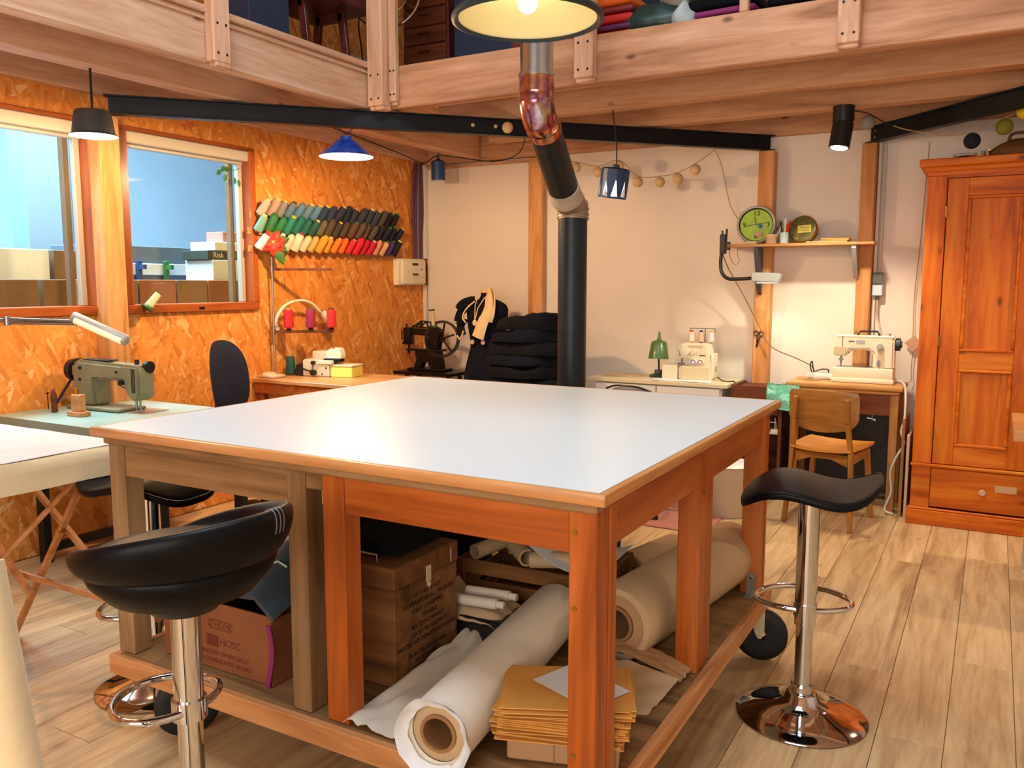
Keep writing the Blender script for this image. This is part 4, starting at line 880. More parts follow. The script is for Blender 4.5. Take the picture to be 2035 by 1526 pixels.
# white arched lamp behind the thread stand
al = thing('arched_lamp', 'white arched gooseneck lamp behind the red thread cones', 'lamp', (-4.205, 4.165, 1.09))
obw('clamp', B().bb(-4.225, -4.185, 4.153, 4.185, 1.07, 1.11, bev=.004), 'cream', al)
obw('neck', B().tube([(-4.20, 4.18, 1.09), (-4.175, 4.14, 1.14), (-4.15, 4.145, 1.205), (-4.15, 4.22, 1.262), (-4.15, 4.35, 1.287), (-4.15, 4.46, 1.264), (-4.15, 4.55, 1.20)], .010, 10, sub=5), 'cream', al, 60)
obw('shade', B().lathe([(.016, 0), (.02, .01), (.045, .085), (.042, .085), (.016, .012), (0, .012)], (-4.15, 4.555, 1.20), 20, Euler((radians(-118), 0, 0))), 'cream', al)

# thread rack on the wall
rk = thing('thread_rack', 'wooden wall rack with three rails of pegs for thread cones', 'rack', (-4.245, 4.75, 1.75))
ROWS = ((1.838, 4.055, 5.44, '#a59a86 #9c8273 #7b7a74 #4e6c86 #4a7590 #56788c #4f7796 #1f3450 #22304a #1a2238 #141b2e #272d3c #2b2f3f #2b3040 #34384a #4a463c #0c0d14 #0a0b10'),
        (1.732, 4.035, 5.49, '#6f9a86 #1f6a36 #1f6f3c #14725f #0f5f55 #0c5c50 #154f4a #5e5a44 #4a3d30 #3a3530 #4d3a2e #5b4030 #5f4334 #5a463a #4f4a3a #14182a #101428 #11152a #0c0e18'),
        (1.618, 4.035, 5.45, '#d5d5d8 #d8cfc0 #dfd0bd #e2cfae #e6d4b4 #e2c7a4 #c7a460 #e0982a #e39a24 #d57a1c #f06a1a #d9282a #e0142c #c9162f #d4123c #e0896c #d9a37a #4a3270 #101020'))
NAMES = ('grey-beige|taupe|mid grey|slate blue|steel blue|dusty blue|cornflower blue|navy|ink blue|midnight blue|blue-black|charcoal blue|gunmetal|dark slate|grey-navy|olive grey|black|jet black',
         'sage green|grass green|bright green|teal|deep teal|sea green|petrol|olive|dark khaki|umber|chestnut|brown|russet brown|cocoa|moss|dark indigo|indigo|navy black|black',
         'white|off-white|ivory|pale cream|cream|pale peach|ochre|yellow|golden yellow|amber|orange|red|scarlet|crimson|cherry red|salmon|peach|violet|black')
TOPS = ('#d8b070', '#e0c060', '#5a1c22', '#d8c890', '#2f7a3a', '#b83020', '#c0a070', '#e0b030')
random.seed(11)
for ri, (z, ya, yb, cols) in enumerate(ROWS):
    cols = cols.split(); nm = NAMES[ri].split('|'); n_ = len(cols)
    ob('rail', B().bb(0, .012, ya-4.75-.05, yb-4.75+.05, z-.012-1.75, z+.03-1.75, bev=.002), 'edge_y', rk)
    for i, c in enumerate(cols):
        y = ya+(yb-ya)*i/(n_-1)
        ob('peg', B().cyl((.012, y-4.75, z+.005-1.75), (.012+.035, y-4.75+.01, z+.045-1.75), .004, n=6), 'edge_y', rk)
        big = 1 if random.random() < .25 else 0
        cone('thread_cone', (-4.208, y+.004, z+.012), radians(34)+random.uniform(-.07, .07), radians(22)+random.uniform(-.08, .08), c, c if random.random() < .3 else random.choice(TOPS), '%s thread cone on the %s row of the wall rack' % (nm[i], ('top', 'middle', 'bottom')[ri]), 'thread cones on the wall rack', .036 if big else .031, .027 if big else .023, .125 if big else .112)
# spool on the window sill
ss = thing('sill_spool', 'cream thread spool with green flange leaning on the right window frame', 'spool', (-4.19, 3.165, 1.262))
ss.rotation_euler = (radians(-38), radians(14), 0)
ob('flange', B().cyl((0, 0, -.002), (0, 0, .006), .036, n=24).cyl((0, 0, .006), (0, 0, .02), .03, .022, n=20), 'leaf', ss); ob('thread', B().cyl((0, 0, .018), (0, 0, .105), .024, .019, n=20), 'cloth_cream', ss); ob('tip', B().lathe([(.016, .105), (.018, .112), (.010, .113), (.008, .09), (0, .09)], n=16), 'leaf', ss)

# fuse box, cables, conduit in the corner
fx = thing('fuse_box', 'cream fuse box in the corner with purple cables above', 'fuse box', (-4.249, 5.70, 1.39))
ob('case', B().bb(0, .055, -.185, .17, 0, .215, bev=.006, seg=2), 'cream', fx); ob('cover', B().bb(.055, .075, -.15, .165, .01, .205, bev=.006, seg=2), 'cream', fx)
ob('breaker_window', B().bb(.0752, .078, -.02, .055, .16, .178), 'black_plastic', fx); ob('breaker_window', B().bb(.0752, .078, -.02, .055, .08, .095), 'black_plastic', fx)
ob('label_plate', B().bb(.0752, .077, .068, .14, .115, .15), 'white_plastic', fx); text('lettering', 'type', .026, 'ink_black', fx, (.0772, .104, .133), (pi/2, 0, pi/2)); ob('groove', B().bb(.0752, .0762, -.02, .15, .062, .068), 'beige', fx)
for i, (y, m_, top) in enumerate(((5.775, 'purple', 5.80), (5.80, 'purple', 5.825), (5.825, 'cable_grey', 5.835), (5.85, 'purple', 5.855), (5.87, 'purple', 5.87))):
    tag(ob('cable', B().tube([(-4.225, y, 1.606), (-4.225, y+.002, 1.8), (-4.22, y+.008*(i-2), 2.05), (-4.22, top, 2.39)], .011, 8, sub=4), m_, None, 60), ('leftmost purple cable rising from the fuse box', 'second purple cable rising from the fuse box', 'grey cable between the purple ones above the fuse box', 'purple cable right of the grey one above the fuse box', 'rightmost purple cable rising from the fuse box')[i], 'cable', 'cables above the fuse box')
tag(ob('conduit', B().bb(-4.249, -4.225, 5.925, 5.96, .0, 1.39, bev=.003), 'panel_white'), 'white conduit running down the corner below the fuse box', 'conduit')
tag(ob('conduit', B().bb(-4.249, -4.215, 5.915, 5.965, 1.61, 2.385, bev=.003), 'panel_white'), 'white conduit in the corner above the fuse box', 'conduit')

# cobbler's sewing machine on an iron stand
cs = thing('machine_stand', 'low dark iron stand carrying the antique black sewing machine', 'stand', (-3.89, 5.55, 0))
ob('top', B().bb(-.27, .27, -.17, .17, .685, .71, bev=.003), 'cast_black', cs)
for sx in (-.22, .22): ob('leg_frame', B().beam((sx, -.15, 0), (sx*.9, -.08, .685), .03, .02).beam((sx, .15, 0), (sx*.9, .08, .685), .03, .02).bb(sx-.015, sx+.015, -.14, .14, .1, .13), 'cast_black', cs)
cm = thing('antique_sewing_machine', 'antique black cobbler sewing machine with large spoked wheel', 'sewing machine', (-3.89, 5.55, .7105))
ob('base', B().bb(-.20, .14, -.08, .08, 0, .02, bev=.004), 'cast_black', cm)
ob('pedestal', B().prism([(-.17, .02), (-.10, .02), (-.08, .07), (-.03, .07), (-.01, .02), (.10, .02), (.085, .12), (.07, .165), (-.16, .155), (-.14, .08)], .07, Matrix.Translation((0, .035, 0)) @ Matrix.Rotation(pi/2, 4, 'X'), bev=.006), 'cast_black', cm)
ob('bed', B().bb(-.23, .10, -.05, .05, .155, .172, bev=.004), 'cast_black', cm)
ob('column', B().prism([(-.06, .17), (.07, .17), (.075, .24), (.10, .30), (.07, .345), (-.02, .345), (-.025, .27), (-.05, .22)], .06, Matrix.Translation((0, .03, 0)) @ Matrix.Rotation(pi/2, 4, 'X'), bev=.01), 'cast_black', cm)
ob('arm', B().prism([(-.21, .285), (.08, .27), (.09, .335), (-.21, .335)], .05, Matrix.Translation((0, .025, 0)) @ Matrix.Rotation(pi/2, 4, 'X'), bev=.01), 'cast_black', cm)
ob('head', B().bb(-.27, -.20, -.035, .035, .20, .34, bev=.01, seg=2).cyl((-.235, 0, .20), (-.235, 0, .13), .010, n=10).cyl((-.255, 0, .34), (-.255, 0, .37), .008, n=8).bb(-.30, -.22, -.01, .01, .205, .22).cyl((-.29, -.02, .24), (-.29, -.02, .32), .006, n=8), 'cast_black', cm)
tr_ = B()
for p0, p1 in (((-.20, .345), (-.10, .395)), ((-.10, .395), (-.02, .385)), ((-.02, .385), (.06, .34)), ((-.20, .345), (.06, .34)), ((-.16, .345), (-.12, .385)), ((-.12, .345), (-.10, .395)), ((-.12, .345), (-.06, .39)), ((-.06, .39), (-.04, .345)), ((-.02, .385), (.0, .345))): tr_.beam((p0[0], 0, p0[1]), (p1[0], 0, p1[1]), .012, .010)
ob('lattice', tr_, 'cast_black', cm)
wh = ob('flywheel', B().lathe([(.128, -.012), (.148, -.012), (.148, .012), (.128, .012), (.128, -.012)], (.09, .0, .255), 40, Euler((radians(82), 0, radians(12)))), 'cast_black', cm)
hub = V((.09, 0, .255)); b = B().cyl(hub-V((0, .02, 0)), hub+V((0, .02, 0)), .02, n=14)
for i in range(6):
    a = 2*pi*i/6+.3; b.beam(hub, hub+V((cos(a)*.132, -.02*cos(a), sin(a)*.132)), .010, .012)
ob('spoke', b, 'cast_black', wh)
asp = thing('wooden_spool', 'beige thread spool with green ends on top of the antique machine', 'spool', (-3.875, 5.55, 1.058)); asp.rotation_euler = (0, radians(-9), 0)
ob('flange', B().cyl((0, 0, 0), (0, 0, .014), .024, n=20).cyl((0, 0, .13), (0, 0, .142), .022, .03, n=20), 'leaf', asp); ob('thread', B().cyl((0, 0, .014), (0, 0, .13), .019, .017, n=18), 'kraft_light', asp)

# dress form in an apron
df = thing('dress_form', 'dress form wearing a dark navy apron dress beside the fabric pile', 'mannequin', (-3.36, 5.52, 0))
prof = [(.02, .22, .18), (.15, .215, .175), (.40, .205, .165), (.60, .195, .155), (.74, .185, .15), (.84, .158, .13), (.92, .135, .115), (1.0, .14, .12), (1.08, .155, .135), (1.15, .165, .13), (1.21, .172, .115), (1.245, .155, .095), (1.27, .11, .075), (1.285, .065, .06), (1.31, .05, .05), (1.335, .048, .048)]
def dfn(u, v):
    k = v*(len(prof)-1); i = min(int(k), len(prof)-2); f = k-i; z = prof[i][0]*(1-f)+prof[i+1][0]*f; a_ = prof[i][1]*(1-f)+prof[i+1][1]*f; b_ = prof[i][2]*(1-f)+prof[i+1][2]*f
    an = u*2*pi; w = 1+.05*sin(an*9)*clamp((.75-z)/.5); return (a_*cos(an)*w, b_*sin(an)*w, z)
b = B().grid(dfn, 48, 60, True); bmesh.ops.contextual_create(b.bm, geom=[e for e in b.bm.edges if e.is_boundary and e.verts[0].co.z > 1]); ob('dress', b, 'navy_cloth', df, 80)
ob('neck_cap', B().lathe([(.048, 1.33), (.05, 1.345), (.03, 1.362), (0, 1.366)], n=20), 'scarf', df)
def strip(pts, w_, m_, nm, th=.006, face=(0, -1, 0), par=None):
    P = spline([V(p) for p in pts], 6); 
    def f(u, v):
        k = u*(len(P)-1); i = min(int(k), len(P)-2); p = P[i].lerp(P[i+1], k-i); d = (P[i+1]-P[i]).normalized(); s = d.cross(V(face)).normalized()
        ww = w_[0]*(1-u)+w_[1]*u if isinstance(w_, tuple) else w_
        return p+s*(ww*(v-.5))+V(face)*(.010*sin(v*pi))
    return ob(nm, B().shell(f, len(P), 6, th), m_, par or df, 60)
strip([(-.03, .03, 1.345), (.055, -.075, 1.325), (.085, -.125, 1.22), (.05, -.155, 1.10), (.015, -.16, 1.0)], (.05, .10), 'scarf', 'scarf')
strip([(.02, .03, 1.35), (.085, -.06, 1.30), (.115, -.12, 1.2), (.10, -.135, 1.12)], (.04, .05), 'scarf', 'scarf_end')
for (x0, z0, x1, z1, w0, w1) in ((-.05, 1.285, -.165, 1.21, .05, .06), (-.115, 1.235, -.165, 1.10, .06, .07), (-.145, 1.13, -.13, 1.01, .06, .07)):
    strip([(x0, -.085, z0), ((x0+x1)/2-.015, -.135, (z0+z1)/2+.01), (x1, -.15, z1)], (w0, w1), 'dark_cloth', 'ruffle', .008)
for pts in ([(-.05, -.10, 1.27), (-.10, -.145, 1.21), (-.12, -.16, 1.15), (-.09, -.165, 1.11)], [(-.12, -.12, 1.25), (-.175, -.14, 1.17), (-.185, -.16, 1.09)], [(-.175, -.155, 1.01), (-.14, -.165, .985), (-.11, -.165, 1.05)]): ob('ruffle_trim', B().tube(pts, .007, 6, sub=5), 'scarf', df, 60)
ob('lace', B().tube([(-.045, -.06, 1.31), (-.04, -.11, 1.24), (-.025, -.14, 1.17), (-.02, -.15, 1.12)], .004, 6).tube([(.02, -.07, 1.30), (-.01, -.12, 1.22), (-.02, -.15, 1.12)], .004, 6).sph((-.02, -.15, 1.11), .02, (1, .5, 1.2), 10), 'scarf', df)
for x in (-.05, .045): ob('button', B().cyl((x, -.135, .965), (x, -.142, .965), .018, n=18), 'tag_card', df)
# pile of folded dark cloth on a low table
pt = thing('low_table', 'low dark table carrying the pile of folded black cloth', 'table', (-2.83, 5.27, 0))
ob('top', B().bb(-.27, .27, -.26, .26, .37, .40, bev=.004), 'dark_x', pt)
for sx in (-.23, .23):
    for sy in (-.22, .22): ob('leg', B().bb(sx-.02, sx+.02, sy-.02, sy+.02, 0, .37), 'dark_x', pt)
zz = .4005; random.seed(5)
for i in range(9):
    h = .086+random.uniform(-.012, .014); wx = .27+random.uniform(-.02, .015) - (.03 if i > 6 else 0); wy = .19+random.uniform(-.02, .02); ox = random.uniform(-.015, .015)+(.05 if i == 8 else 0)
    def fd(u, v, wx=wx, wy=wy, h=h, sd=i):
        a = u*2*pi; q = v; n_ = 3.0; c, s = cos(a), sin(a); rr = (abs(c)**n_+abs(s)**n_)**(-1/n_)*(1+.09*noise.noise(V((c*1.6, s*1.6, sd*3.1))))
        if q < .4: k = q/.4; zz_ = h
        elif q < .6: k = 1+.035*sin((q-.4)/.2*pi); zz_ = h-(q-.4)/.2*h
        else: k = (1-q)/.4; zz_ = 0
        z = zz_+(.030*noise.noise(V((rr*c*1.7*k, rr*s*1.7*k, sd*2.3)))+.012*noise.noise(V((rr*c*5*k, rr*s*5*k, sd)))-.02*k**4+(.03*k*c if sd > 6 else 0) if zz_ > 0 else 0)
        return (wx*rr*c*k, wy*rr*s*k, max(0, z))
    b = B().grid(fd, 44, 26, True); bmesh.ops.remove_doubles(b.bm, verts=b.bm.verts, dist=.0004)
    o = ob('folded_cloth', b, 'navy_cloth' if i % 2 else 'dark_cloth', None, 70, loc=(-2.875+ox, 5.25, zz), rot=(0, 0, random.uniform(-.05, .05)))
    tag(o, 'folded black cloth, %s in the dark pile by the stove pipe' % ('lowest', 'second from bottom', 'third from bottom', 'fourth from bottom', 'in the middle layer', 'fourth from top', 'third from top', 'second from top', 'topmost')[i], 'cloth', 'folded dark cloths'); zz += h*.93
# ================================================================== along the back wall
RX = Matrix.Rotation(pi/2, 4, 'X')
def pr(b, poly, y0, y1, bev=0):
    """prism of an xz outline between y0 and y1"""
    return b.prism(poly, y1-y0, Matrix.Translation((0, y1, 0)) @ RX, bev)
# serger desk
sd = thing('white_desk', 'white desk with drawers carrying the cream serger', 'desk', (-2.03, 5.75, 0))
obw('desktop', B().bb(-2.53, -1.515, 5.54, 5.965, .708, .735, bev=.003), 'cream2', sd)
obw('drawer', B().bb(-2.47, -2.02, 5.555, 5.575, .60, .70, bev=.003), 'white_plastic', sd); obw('drawer', B().bb(-2.01, -1.57, 5.555, 5.575, .60, .70, bev=.003), 'white_plastic', sd)
obw('body', B().bb(-2.48, -1.56, 5.576, 5.95, .59, .707), 'white_plastic', sd)
for x, y in ((-2.48, 5.58), (-1.55, 5.58), (-2.48, 5.93), (-1.55, 5.93)): obw('leg', B().bb(x-.022, x+.022, y-.022, y+.022, 0, .59, bev=.002), 'white_plastic', sd)
sg = thing('serger', 'cream serger sewing machine with thread antenna on the white desk', 'sewing machine', (-1.78, 5.745, .7355))
b = B(); pr(b, [(-.12, .0), (.115, 0), (.105, .10), (.09, .20), (.075, .255), (-.105, .255), (-.11, .155), (-.03, .145), (-.03, .10), (-.12, .095)], -.07, .07, .008); ob('body', b, 'cream', sg)
ob('front_cover', B().bb(-.095, .095, -.085, -.070, .0, .10, bev=.006), 'cream2', sg); ob('side_cover', B().bb(.1, .125, -.05, .06, .02, .19, bev=.01, seg=2), 'cream', sg)
ob('free_arm', B().bb(-.235, -.125, -.08, .05, .0, .10, bev=.006), 'cream', sg)
for i, (x, z, m_) in enumerate(((-.015, .20, 'note_yellow'), (-.01, .13, 'blue_bright'), (.04, .13, 'red'), (-.06, .20, 'white_plastic'))):
    k = ob('tension_dial', B().cyl((x, -.070, z), (x, -.084, z), .021, n=20), 'white_plastic', sg); ob('dial_mark', B().lathe([(.013, 0), (.017, 0), (.017, .002), (.013, .002)], (x, -.084, z), 18, Euler((pi/2, 0, 0))), m_, k)
ob('lettering', B().bb(.03, .07, -.0712, -.070, .172, .178), 'dark_metal', sg)
ob('needle_bar', B().cyl((-.10, -.05, .15), (-.10, -.05, .11), .006, n=8).bb(-.125, -.085, -.07, -.03, .105, .118).tube([(-.135, -.06, .215), (-.115, -.06, .19), (-.11, -.07, .17)], .004, 6), 'steel', sg)
ob('antenna', B().cyl((.03, .05, .25), (.03, .05, .36), .004, n=8).cyl((-.08, .05, .355), (.10, .05, .355), .003, n=6).cyl((-.08, .05, .355), (-.08, .05, .33), .003, n=6).cyl((.10, .05, .355), (.10, .05, .33), .003, n=6), 'steel', sg)
for i, (x, c, nm) in enumerate(((-.07, '#e8d8c8', 'cream'), (.0, '#d8b0a0', 'pale pink'), (.07, '#cfd0d8', 'pale grey'))): cone('thread_cone', (-1.78+x, 5.80, .995), 0, 0, c, ('#c83020', '#203060', '#e0c060')[i], '%s thread cone on top of the cream serger' % nm, 'cones on the serger', .024, .019, .075)
ob('handle_slot', B().bb(-.05, .05, -.0712, -.070, .225, .245), 'beige', sg); ob('vent', B().bb(.1255, .127, -.02, .03, .06, .10), 'grey_plastic', sg)
obw('cord', B().tube([(-1.64, 5.74, .76), (-1.60, 5.72, .742), (-1.56, 5.70, .740), (-1.53, 5.72, .740), (-1.512, 5.70, .742), (-1.497, 5.69, .70), (-1.494, 5.69, .5)], .004, 6, sub=5), 'rubber', sg, 60)
gl_ = thing('desk_lamp', 'small green metal desk lamp on the white desk', 'lamp', (-2.085, 5.80, .7355))
ob('base', B().lathe([(0, 0), (.068, 0), (.07, .006), (.06, .016), (.032, .026), (.03, .045), (.028, .05), (0, .05)], n=24), 'green_dark', gl_)
ob('stem', B().cyl((0, 0, .045), (0, -.01, .20), .006, n=10), 'dark_metal', gl_)
sh = ob('shade', B().lathe([(.074, 0), (.056, .115), (.045, .128), (.02, .132), (.012, .15), (.006, .195), (0, .195)], n=28), 'green_enamel', gl_, 50, loc=(0, -.015, .13), rot=(radians(-4), 0, 0))
ob('shade_lining', B().lathe([(.071, .001), (.053, .113), (.0, .12)], n=28), 'pendant_inside', sh); ob('bulb', B().sph((0, 0, .045), .02, (1, 1, 1.3), 12), 'white_plastic', sh)
tag(ob('paper_sheet', B().box((-2.33, 5.73, .7372), (.30, .14, .002), rz=.08), 'kraft_light'), 'pale kraft paper at the left end of the white desk', 'paper')
tag(ob('cloth_sheet', B().shell(lambda u, v: (-2.06+.42*u, 5.56+.12*v, .7385+.006*abs(noise.noise(V((u*6, v*4, 3))))), 20, 8, .002), 'white_paper', None, 60), 'crumpled white cloth in front of the serger', 'cloth')

# brown unit with turquoise bag
bu = thing('brown_cabinet', 'dark brown open cabinet between the white desk and the sewing machine desk', 'cabinet', (-1.31, 5.75, 0))
obw('side_panel', B().bb(-1.495, -1.475, 5.57, 5.89, .0, .735), 'dark_z', bu); obw('side_panel', B().bb(-1.185, -1.165, 5.57, 5.89, .0, .72), 'dark_z', bu)
obw('front_panel', B().bb(-1.475, -1.185, 5.56, 5.575, .55, .735, bev=.002), 'dark_x', bu); obw('back_panel', B().bb(-1.475, -1.185, 5.875, 5.89, 0, .72), 'dark_x', bu)
obw('shelf', B().bb(-1.475, -1.185, 5.576, 5.874, .12, .14), 'dark_x', bu); obw('top', B().bb(-1.475, -1.185, 5.576, 5.874, .70, .72), 'dark_x', bu)
tag(ob('wire_tray', B().bb(-1.47, -1.19, 5.60, 5.85, .42, .43).tube([(-1.47, 5.60, .50), (-1.20, 5.60, .50), (-1.20, 5.60, .43)], .003, 6).cyl((-1.21, 5.60, .43), (-1.21, 5.60, .53), .003, n=6).bb(-1.235, -1.19, 5.592, 5.60, .43, .455), 'cream'), 'white wire tray inside the brown cabinet', 'tray')
def bagf(u, v):
    a = u*2*pi; n_ = 3; c, s = cos(a), sin(a); rr = (abs(c)**n_+abs(s)**n_)**(-1/n_); h = v
    k = .85+.22*sin(h*2.6)+.12*noise.noise(V((c*3, s*3, h*4)))
    return (-1.15+.10*rr*c*k, 5.53+.035*rr*s*k, .60+.16*h+.012*noise.noise(V((c*5, s*5, h*6+3))))
tag(ob('plastic_bag', B().grid(bagf, 40, 16, True).jit(.007, 26).jit(.006, 70), 'teal_bag', None, 12), 'crumpled turquoise plastic bag hung between the desks', 'bag')
tag(ob('waste_bin', B().lathe([(0, 0), (.125, 0), (.13, .006), (.148, .30), (.152, .305), (.145, .305), (.127, .012), (0, .012)], (-1.36, 5.06, .001), 40), 'bin', None, 50), 'pale plastic waste bin behind the far right table leg', 'bin')
tag(ob('bin_lid', B().lathe([(0, .32), (.11, .318), (.15, .312), (.154, .307), (.16, .305), (.156, .300), (.155, .3005)], (-1.36, 5.06, .008), 40).tube([(-1.39, 5.0, .325), (-1.37, 5.02, .34), (-1.33, 5.0, .325)], .003, 6, sub=4), 'white_plastic', None, 60), 'white lid lying on the pale waste bin', 'lid')

# sewing machine desk
dk = thing('sewing_desk', 'wooden sewing machine desk left of the pine wardrobe', 'desk', (-.81, 5.75, 0))
obw('desktop', B().bb(-1.14, -.455, 5.535, 5.895, .752, .78, bev=.008, seg=2), 'desk_x', dk); obw('moulding', B().bb(-1.12, -.475, 5.55, 5.89, .728, .7515, bev=.006), 'desk_x', dk)
obw('apron', B().bb(-1.10, -.51, 5.565, 5.58, .60, .728), 'dark_x', dk); obw('side_panel', B().bb(-1.11, -1.095, 5.6, 5.88, .05, .728), 'dark_z', dk); obw('side_panel', B().bb(-.505, -.49, 5.6, 5.88, .55, .728), 'desk_z', dk)
for x, y in ((-1.085, 5.585), (-.50, 5.585), (-1.085, 5.865), (-.50, 5.865)): obw('leg', B().bb(x-.024, x+.024, y-.024, y+.024, 0, .728, bev=.004), 'desk_z', dk)
obw('black_back', B().bb(-1.08, -.53, 5.85, 5.865, .05, .6), 'black_plastic', dk)
obw('hook', B().tube([(-.62, 5.562, .60), (-.62, 5.555, .57), (-.60, 5.555, .565)], .003, 6).tube([(-.65, 5.56, .58), (-.60, 5.556, .572)], .003, 6), 'steel', dk)
# white sewing machine
wm = thing('white_sewing_machine', 'cream portable sewing machine on the wooden desk', 'sewing machine', (-.705, 5.745, .7805))
ob('base', B().bb(-.185, .185, -.085, .085, 0, .03, bev=.008, seg=2).bb(-.178, .178, -.075, .075, .028, .095, bev=.008, seg=2), 'cream', wm)
b = B(); pr(b, [(.055, .09), (.178, .09), (.175, .285), (-.165, .29), (-.18, .24), (-.178, .165), (-.10, .165), (-.085, .205), (.03, .21), (.055, .19)], -.055, .055, .012); ob('arm', b, 'cream', wm)
ob('top_cover', B().bb(-.165, .175, -.05, .05, .2855, .297, bev=.005), 'white_plastic', wm)
ob('face_plate', B().bb(-.176, -.105, -.060, -.055, .17, .225, bev=.002), 'beige', wm)
ob('name_plate', B().bb(-.09, -.055, -.058, -.055, .258, .263), 'dark_metal', wm); ob('badge', B().bb(-.045, .005, -.0575, -.055, .247, .268), 'grey_plastic', wm)
ob('stitch_dial', B().cyl((.095, -.055, .23), (.095, -.068, .23), .020, n=24).cyl((.095, -.068, .23), (.095, -.076, .23), .010, n=16), 'grey_plastic', wm)
ob('lever', B().cyl((.09, -.055, .145), (.09, -.066, .145), .006, n=10).cyl((.09, -.055, .128), (.09, -.064, .128), .012, n=14), 'steel', wm)
ob('control_strip', B().prism([(.075, .04), (.125, .04), (.12, .22), (.085, .22)], .003, Matrix.Translation((0, -.0555, 0)) @ RX), 'beige', wm)
ob('take_up', B().bb(-.128, -.124, -.0565, -.055, .215, .29), 'dark_metal', wm)
ob('needle_bar', B().cyl((-.135, -.02, .165), (-.135, -.02, .12), .006, n=8).bb(-.148, -.122, -.03, -.01, .135, .148).cyl((-.135, -.02, .12), (-.135, -.02, .098), .004, n=6), 'steel', wm)
ob('needle_plate', B().bb(-.16, .05, -.05, .05, .0952, .098), 'steel', wm)
ob('handwheel', B().cyl((.178, 0, .245), (.205, 0, .245), .040, n=28).cyl((.205, 0, .245), (.214, 0, .245), .022, n=20), 'green_dark', wm)
ob('carry_handle', B().tube([(-.045, 0, .296), (-.03, 0, .322), (.07, 0, .322), (.085, 0, .296)], .006, 8), 'dark_metal', wm)
ob('spool_pin', B().cyl((.14, .02, .297), (.14, .02, .31), .006, n=8), 'steel', wm); ob('thread', B().tube([(.09, -.066, .145), (.10, -.07, .09), (.105, -.07, .045)], .0012, 4), 'cord_brown', wm)
tag(ob('power_strip', B().box((-.97, 5.79, .80), (.17, .05, .038), rz=.06, bev=.008, seg=2).bb(-.93, -.90, 5.763, 5.765, .79, .80), 'white_plastic'), 'white power strip on the desk left of the sewing machine', 'power strip')
tag(ob('cord_loop', B().tube([(-1.02, 5.74, .83), (-1.03, 5.74, .87), (-1.02, 5.74, .90), (-1.012, 5.74, .86), (-1.0, 5.74, .835), (-.96, 5.74, .85), (-.92, 5.74, .85), (-.915, 5.74, .83)], .004, 6, sub=4), 'rubber', None, 60), 'dark cord looped above the power strip', 'cord')
tag(ob('twine_tangle', B().tube([(-1.09, 5.70, .7845), (-1.05, 5.69, .7855), (-1.02, 5.70, .80), (-.98, 5.69, .785), (-.95, 5.70, .79), (-1.0, 5.68, .7845), (-1.06, 5.68, .7845)], .004, 6, sub=4), 'twine', None, 60), 'tangled brown twine at the front left of the sewing desk', 'twine')
# leaning boards and cable right of the desk
tag(ob('leaning_board', B().box((-.436, 5.64, .30), (.018, .30, .60), bev=.002), 'desk_z'), 'thin wooden board leaning between desk and wardrobe', 'board')
tag(ob('leaning_board', B().box((-.404, 5.62, .255), (.016, .34, .51), bev=.002), 'kraft_light'), 'pale wooden board leaning against the wardrobe side', 'board')
obw('cord', B().tube([(-.52, 5.745, .80), (-.47, 5.72, .79), (-.44, 5.55, .74), (-.435, 5.50, .60), (-.45, 5.50, .52), (-.43, 5.50, .45), (-.47, 5.52, .36), (-.50, 5.53, .26), (-.49, 5.53, .14), (-.52, 5.52, .03), (-.47, 5.5, .012)], .0065, 8, sub=5), 'cable_white', wm, 60)

# wardrobe
wd = thing('pine_wardrobe', 'orange pine wardrobe with panelled doors and a drawer at the right', 'wardrobe', (.207, 5.69, 0))
FY = 5.40
obw('body', B().bb(-.375, -.355, FY, 5.985, .10, 2.0).bb(.77, .79, FY, 5.985, .10, 2.0).bb(-.355, .77, 5.965, 5.985, .1, 2.0).bb(-.355, .77, FY+.02, 5.965, 1.98, 2.0), 'ward_z', wd)
obw('stile', B().bb(-.375, -.274, FY-.012, FY+.01, .365, 2.0, bev=.003), 'ward_z', wd); obw('stile', B().bb(.688, .79, FY-.012, FY+.01, .365, 2.0, bev=.003), 'ward_z', wd)
obw('top_rail', B().bb(-.274, .688, FY-.012, FY+.01, 1.985, 2.0), 'ward_x', wd)
co = B()
pf_ = [(0, 0), (.012, 0), (.018, .02), (.030, .035), (.045, .055), (.050, .075), (.050, .09), (0, .09)]
co.bb(-.375, .79, FY-.02, 5.985, 2.0, 2.02); co.bb(-.395, .81, FY-.04, 5.99, 2.02, 2.05, bev=.01, seg=3); co.bb(-.417, .832, FY-.062, 5.99, 2.048, 2.09, bev=.006)
obw('cornice', co, 'ward_x', wd)
obw('plinth', B().bb(-.392, .807, FY-.022, 5.985, .001, .088, bev=.003).bb(-.387, .80, FY-.018, FY+.0, .088, .103, bev=.006), 'ward_x', wd)
for a_ in ((-.372, -.275), (.69, .787)): obw('side_block', B().bb(*a_, FY-.006, FY+.015, .104, .345), 'ward_x', wd)
dr = obw('drawer', B().bb(-.272, .686, FY-.012, FY+.01, .112, .342, bev=.004), 'ward_x', wd)
for x in (-.006, .42): obw('knob', B().lathe([(0, .034), (.014, .032), (.019, .024), (.016, .014), (.010, .006), (.012, 0)], (x, FY-.012, .229), 20, Euler((pi/2, 0, 0))), 'pine_x', dr)
obw('sticker', B().bb(.055, .16, FY-.0132, FY-.012, .235, .275), 'sticker', dr)
obw('waist_moulding', B().bb(-.382, .797, FY-.026, FY+.01, .346, .364, bev=.006, seg=2), 'ward_x', wd)
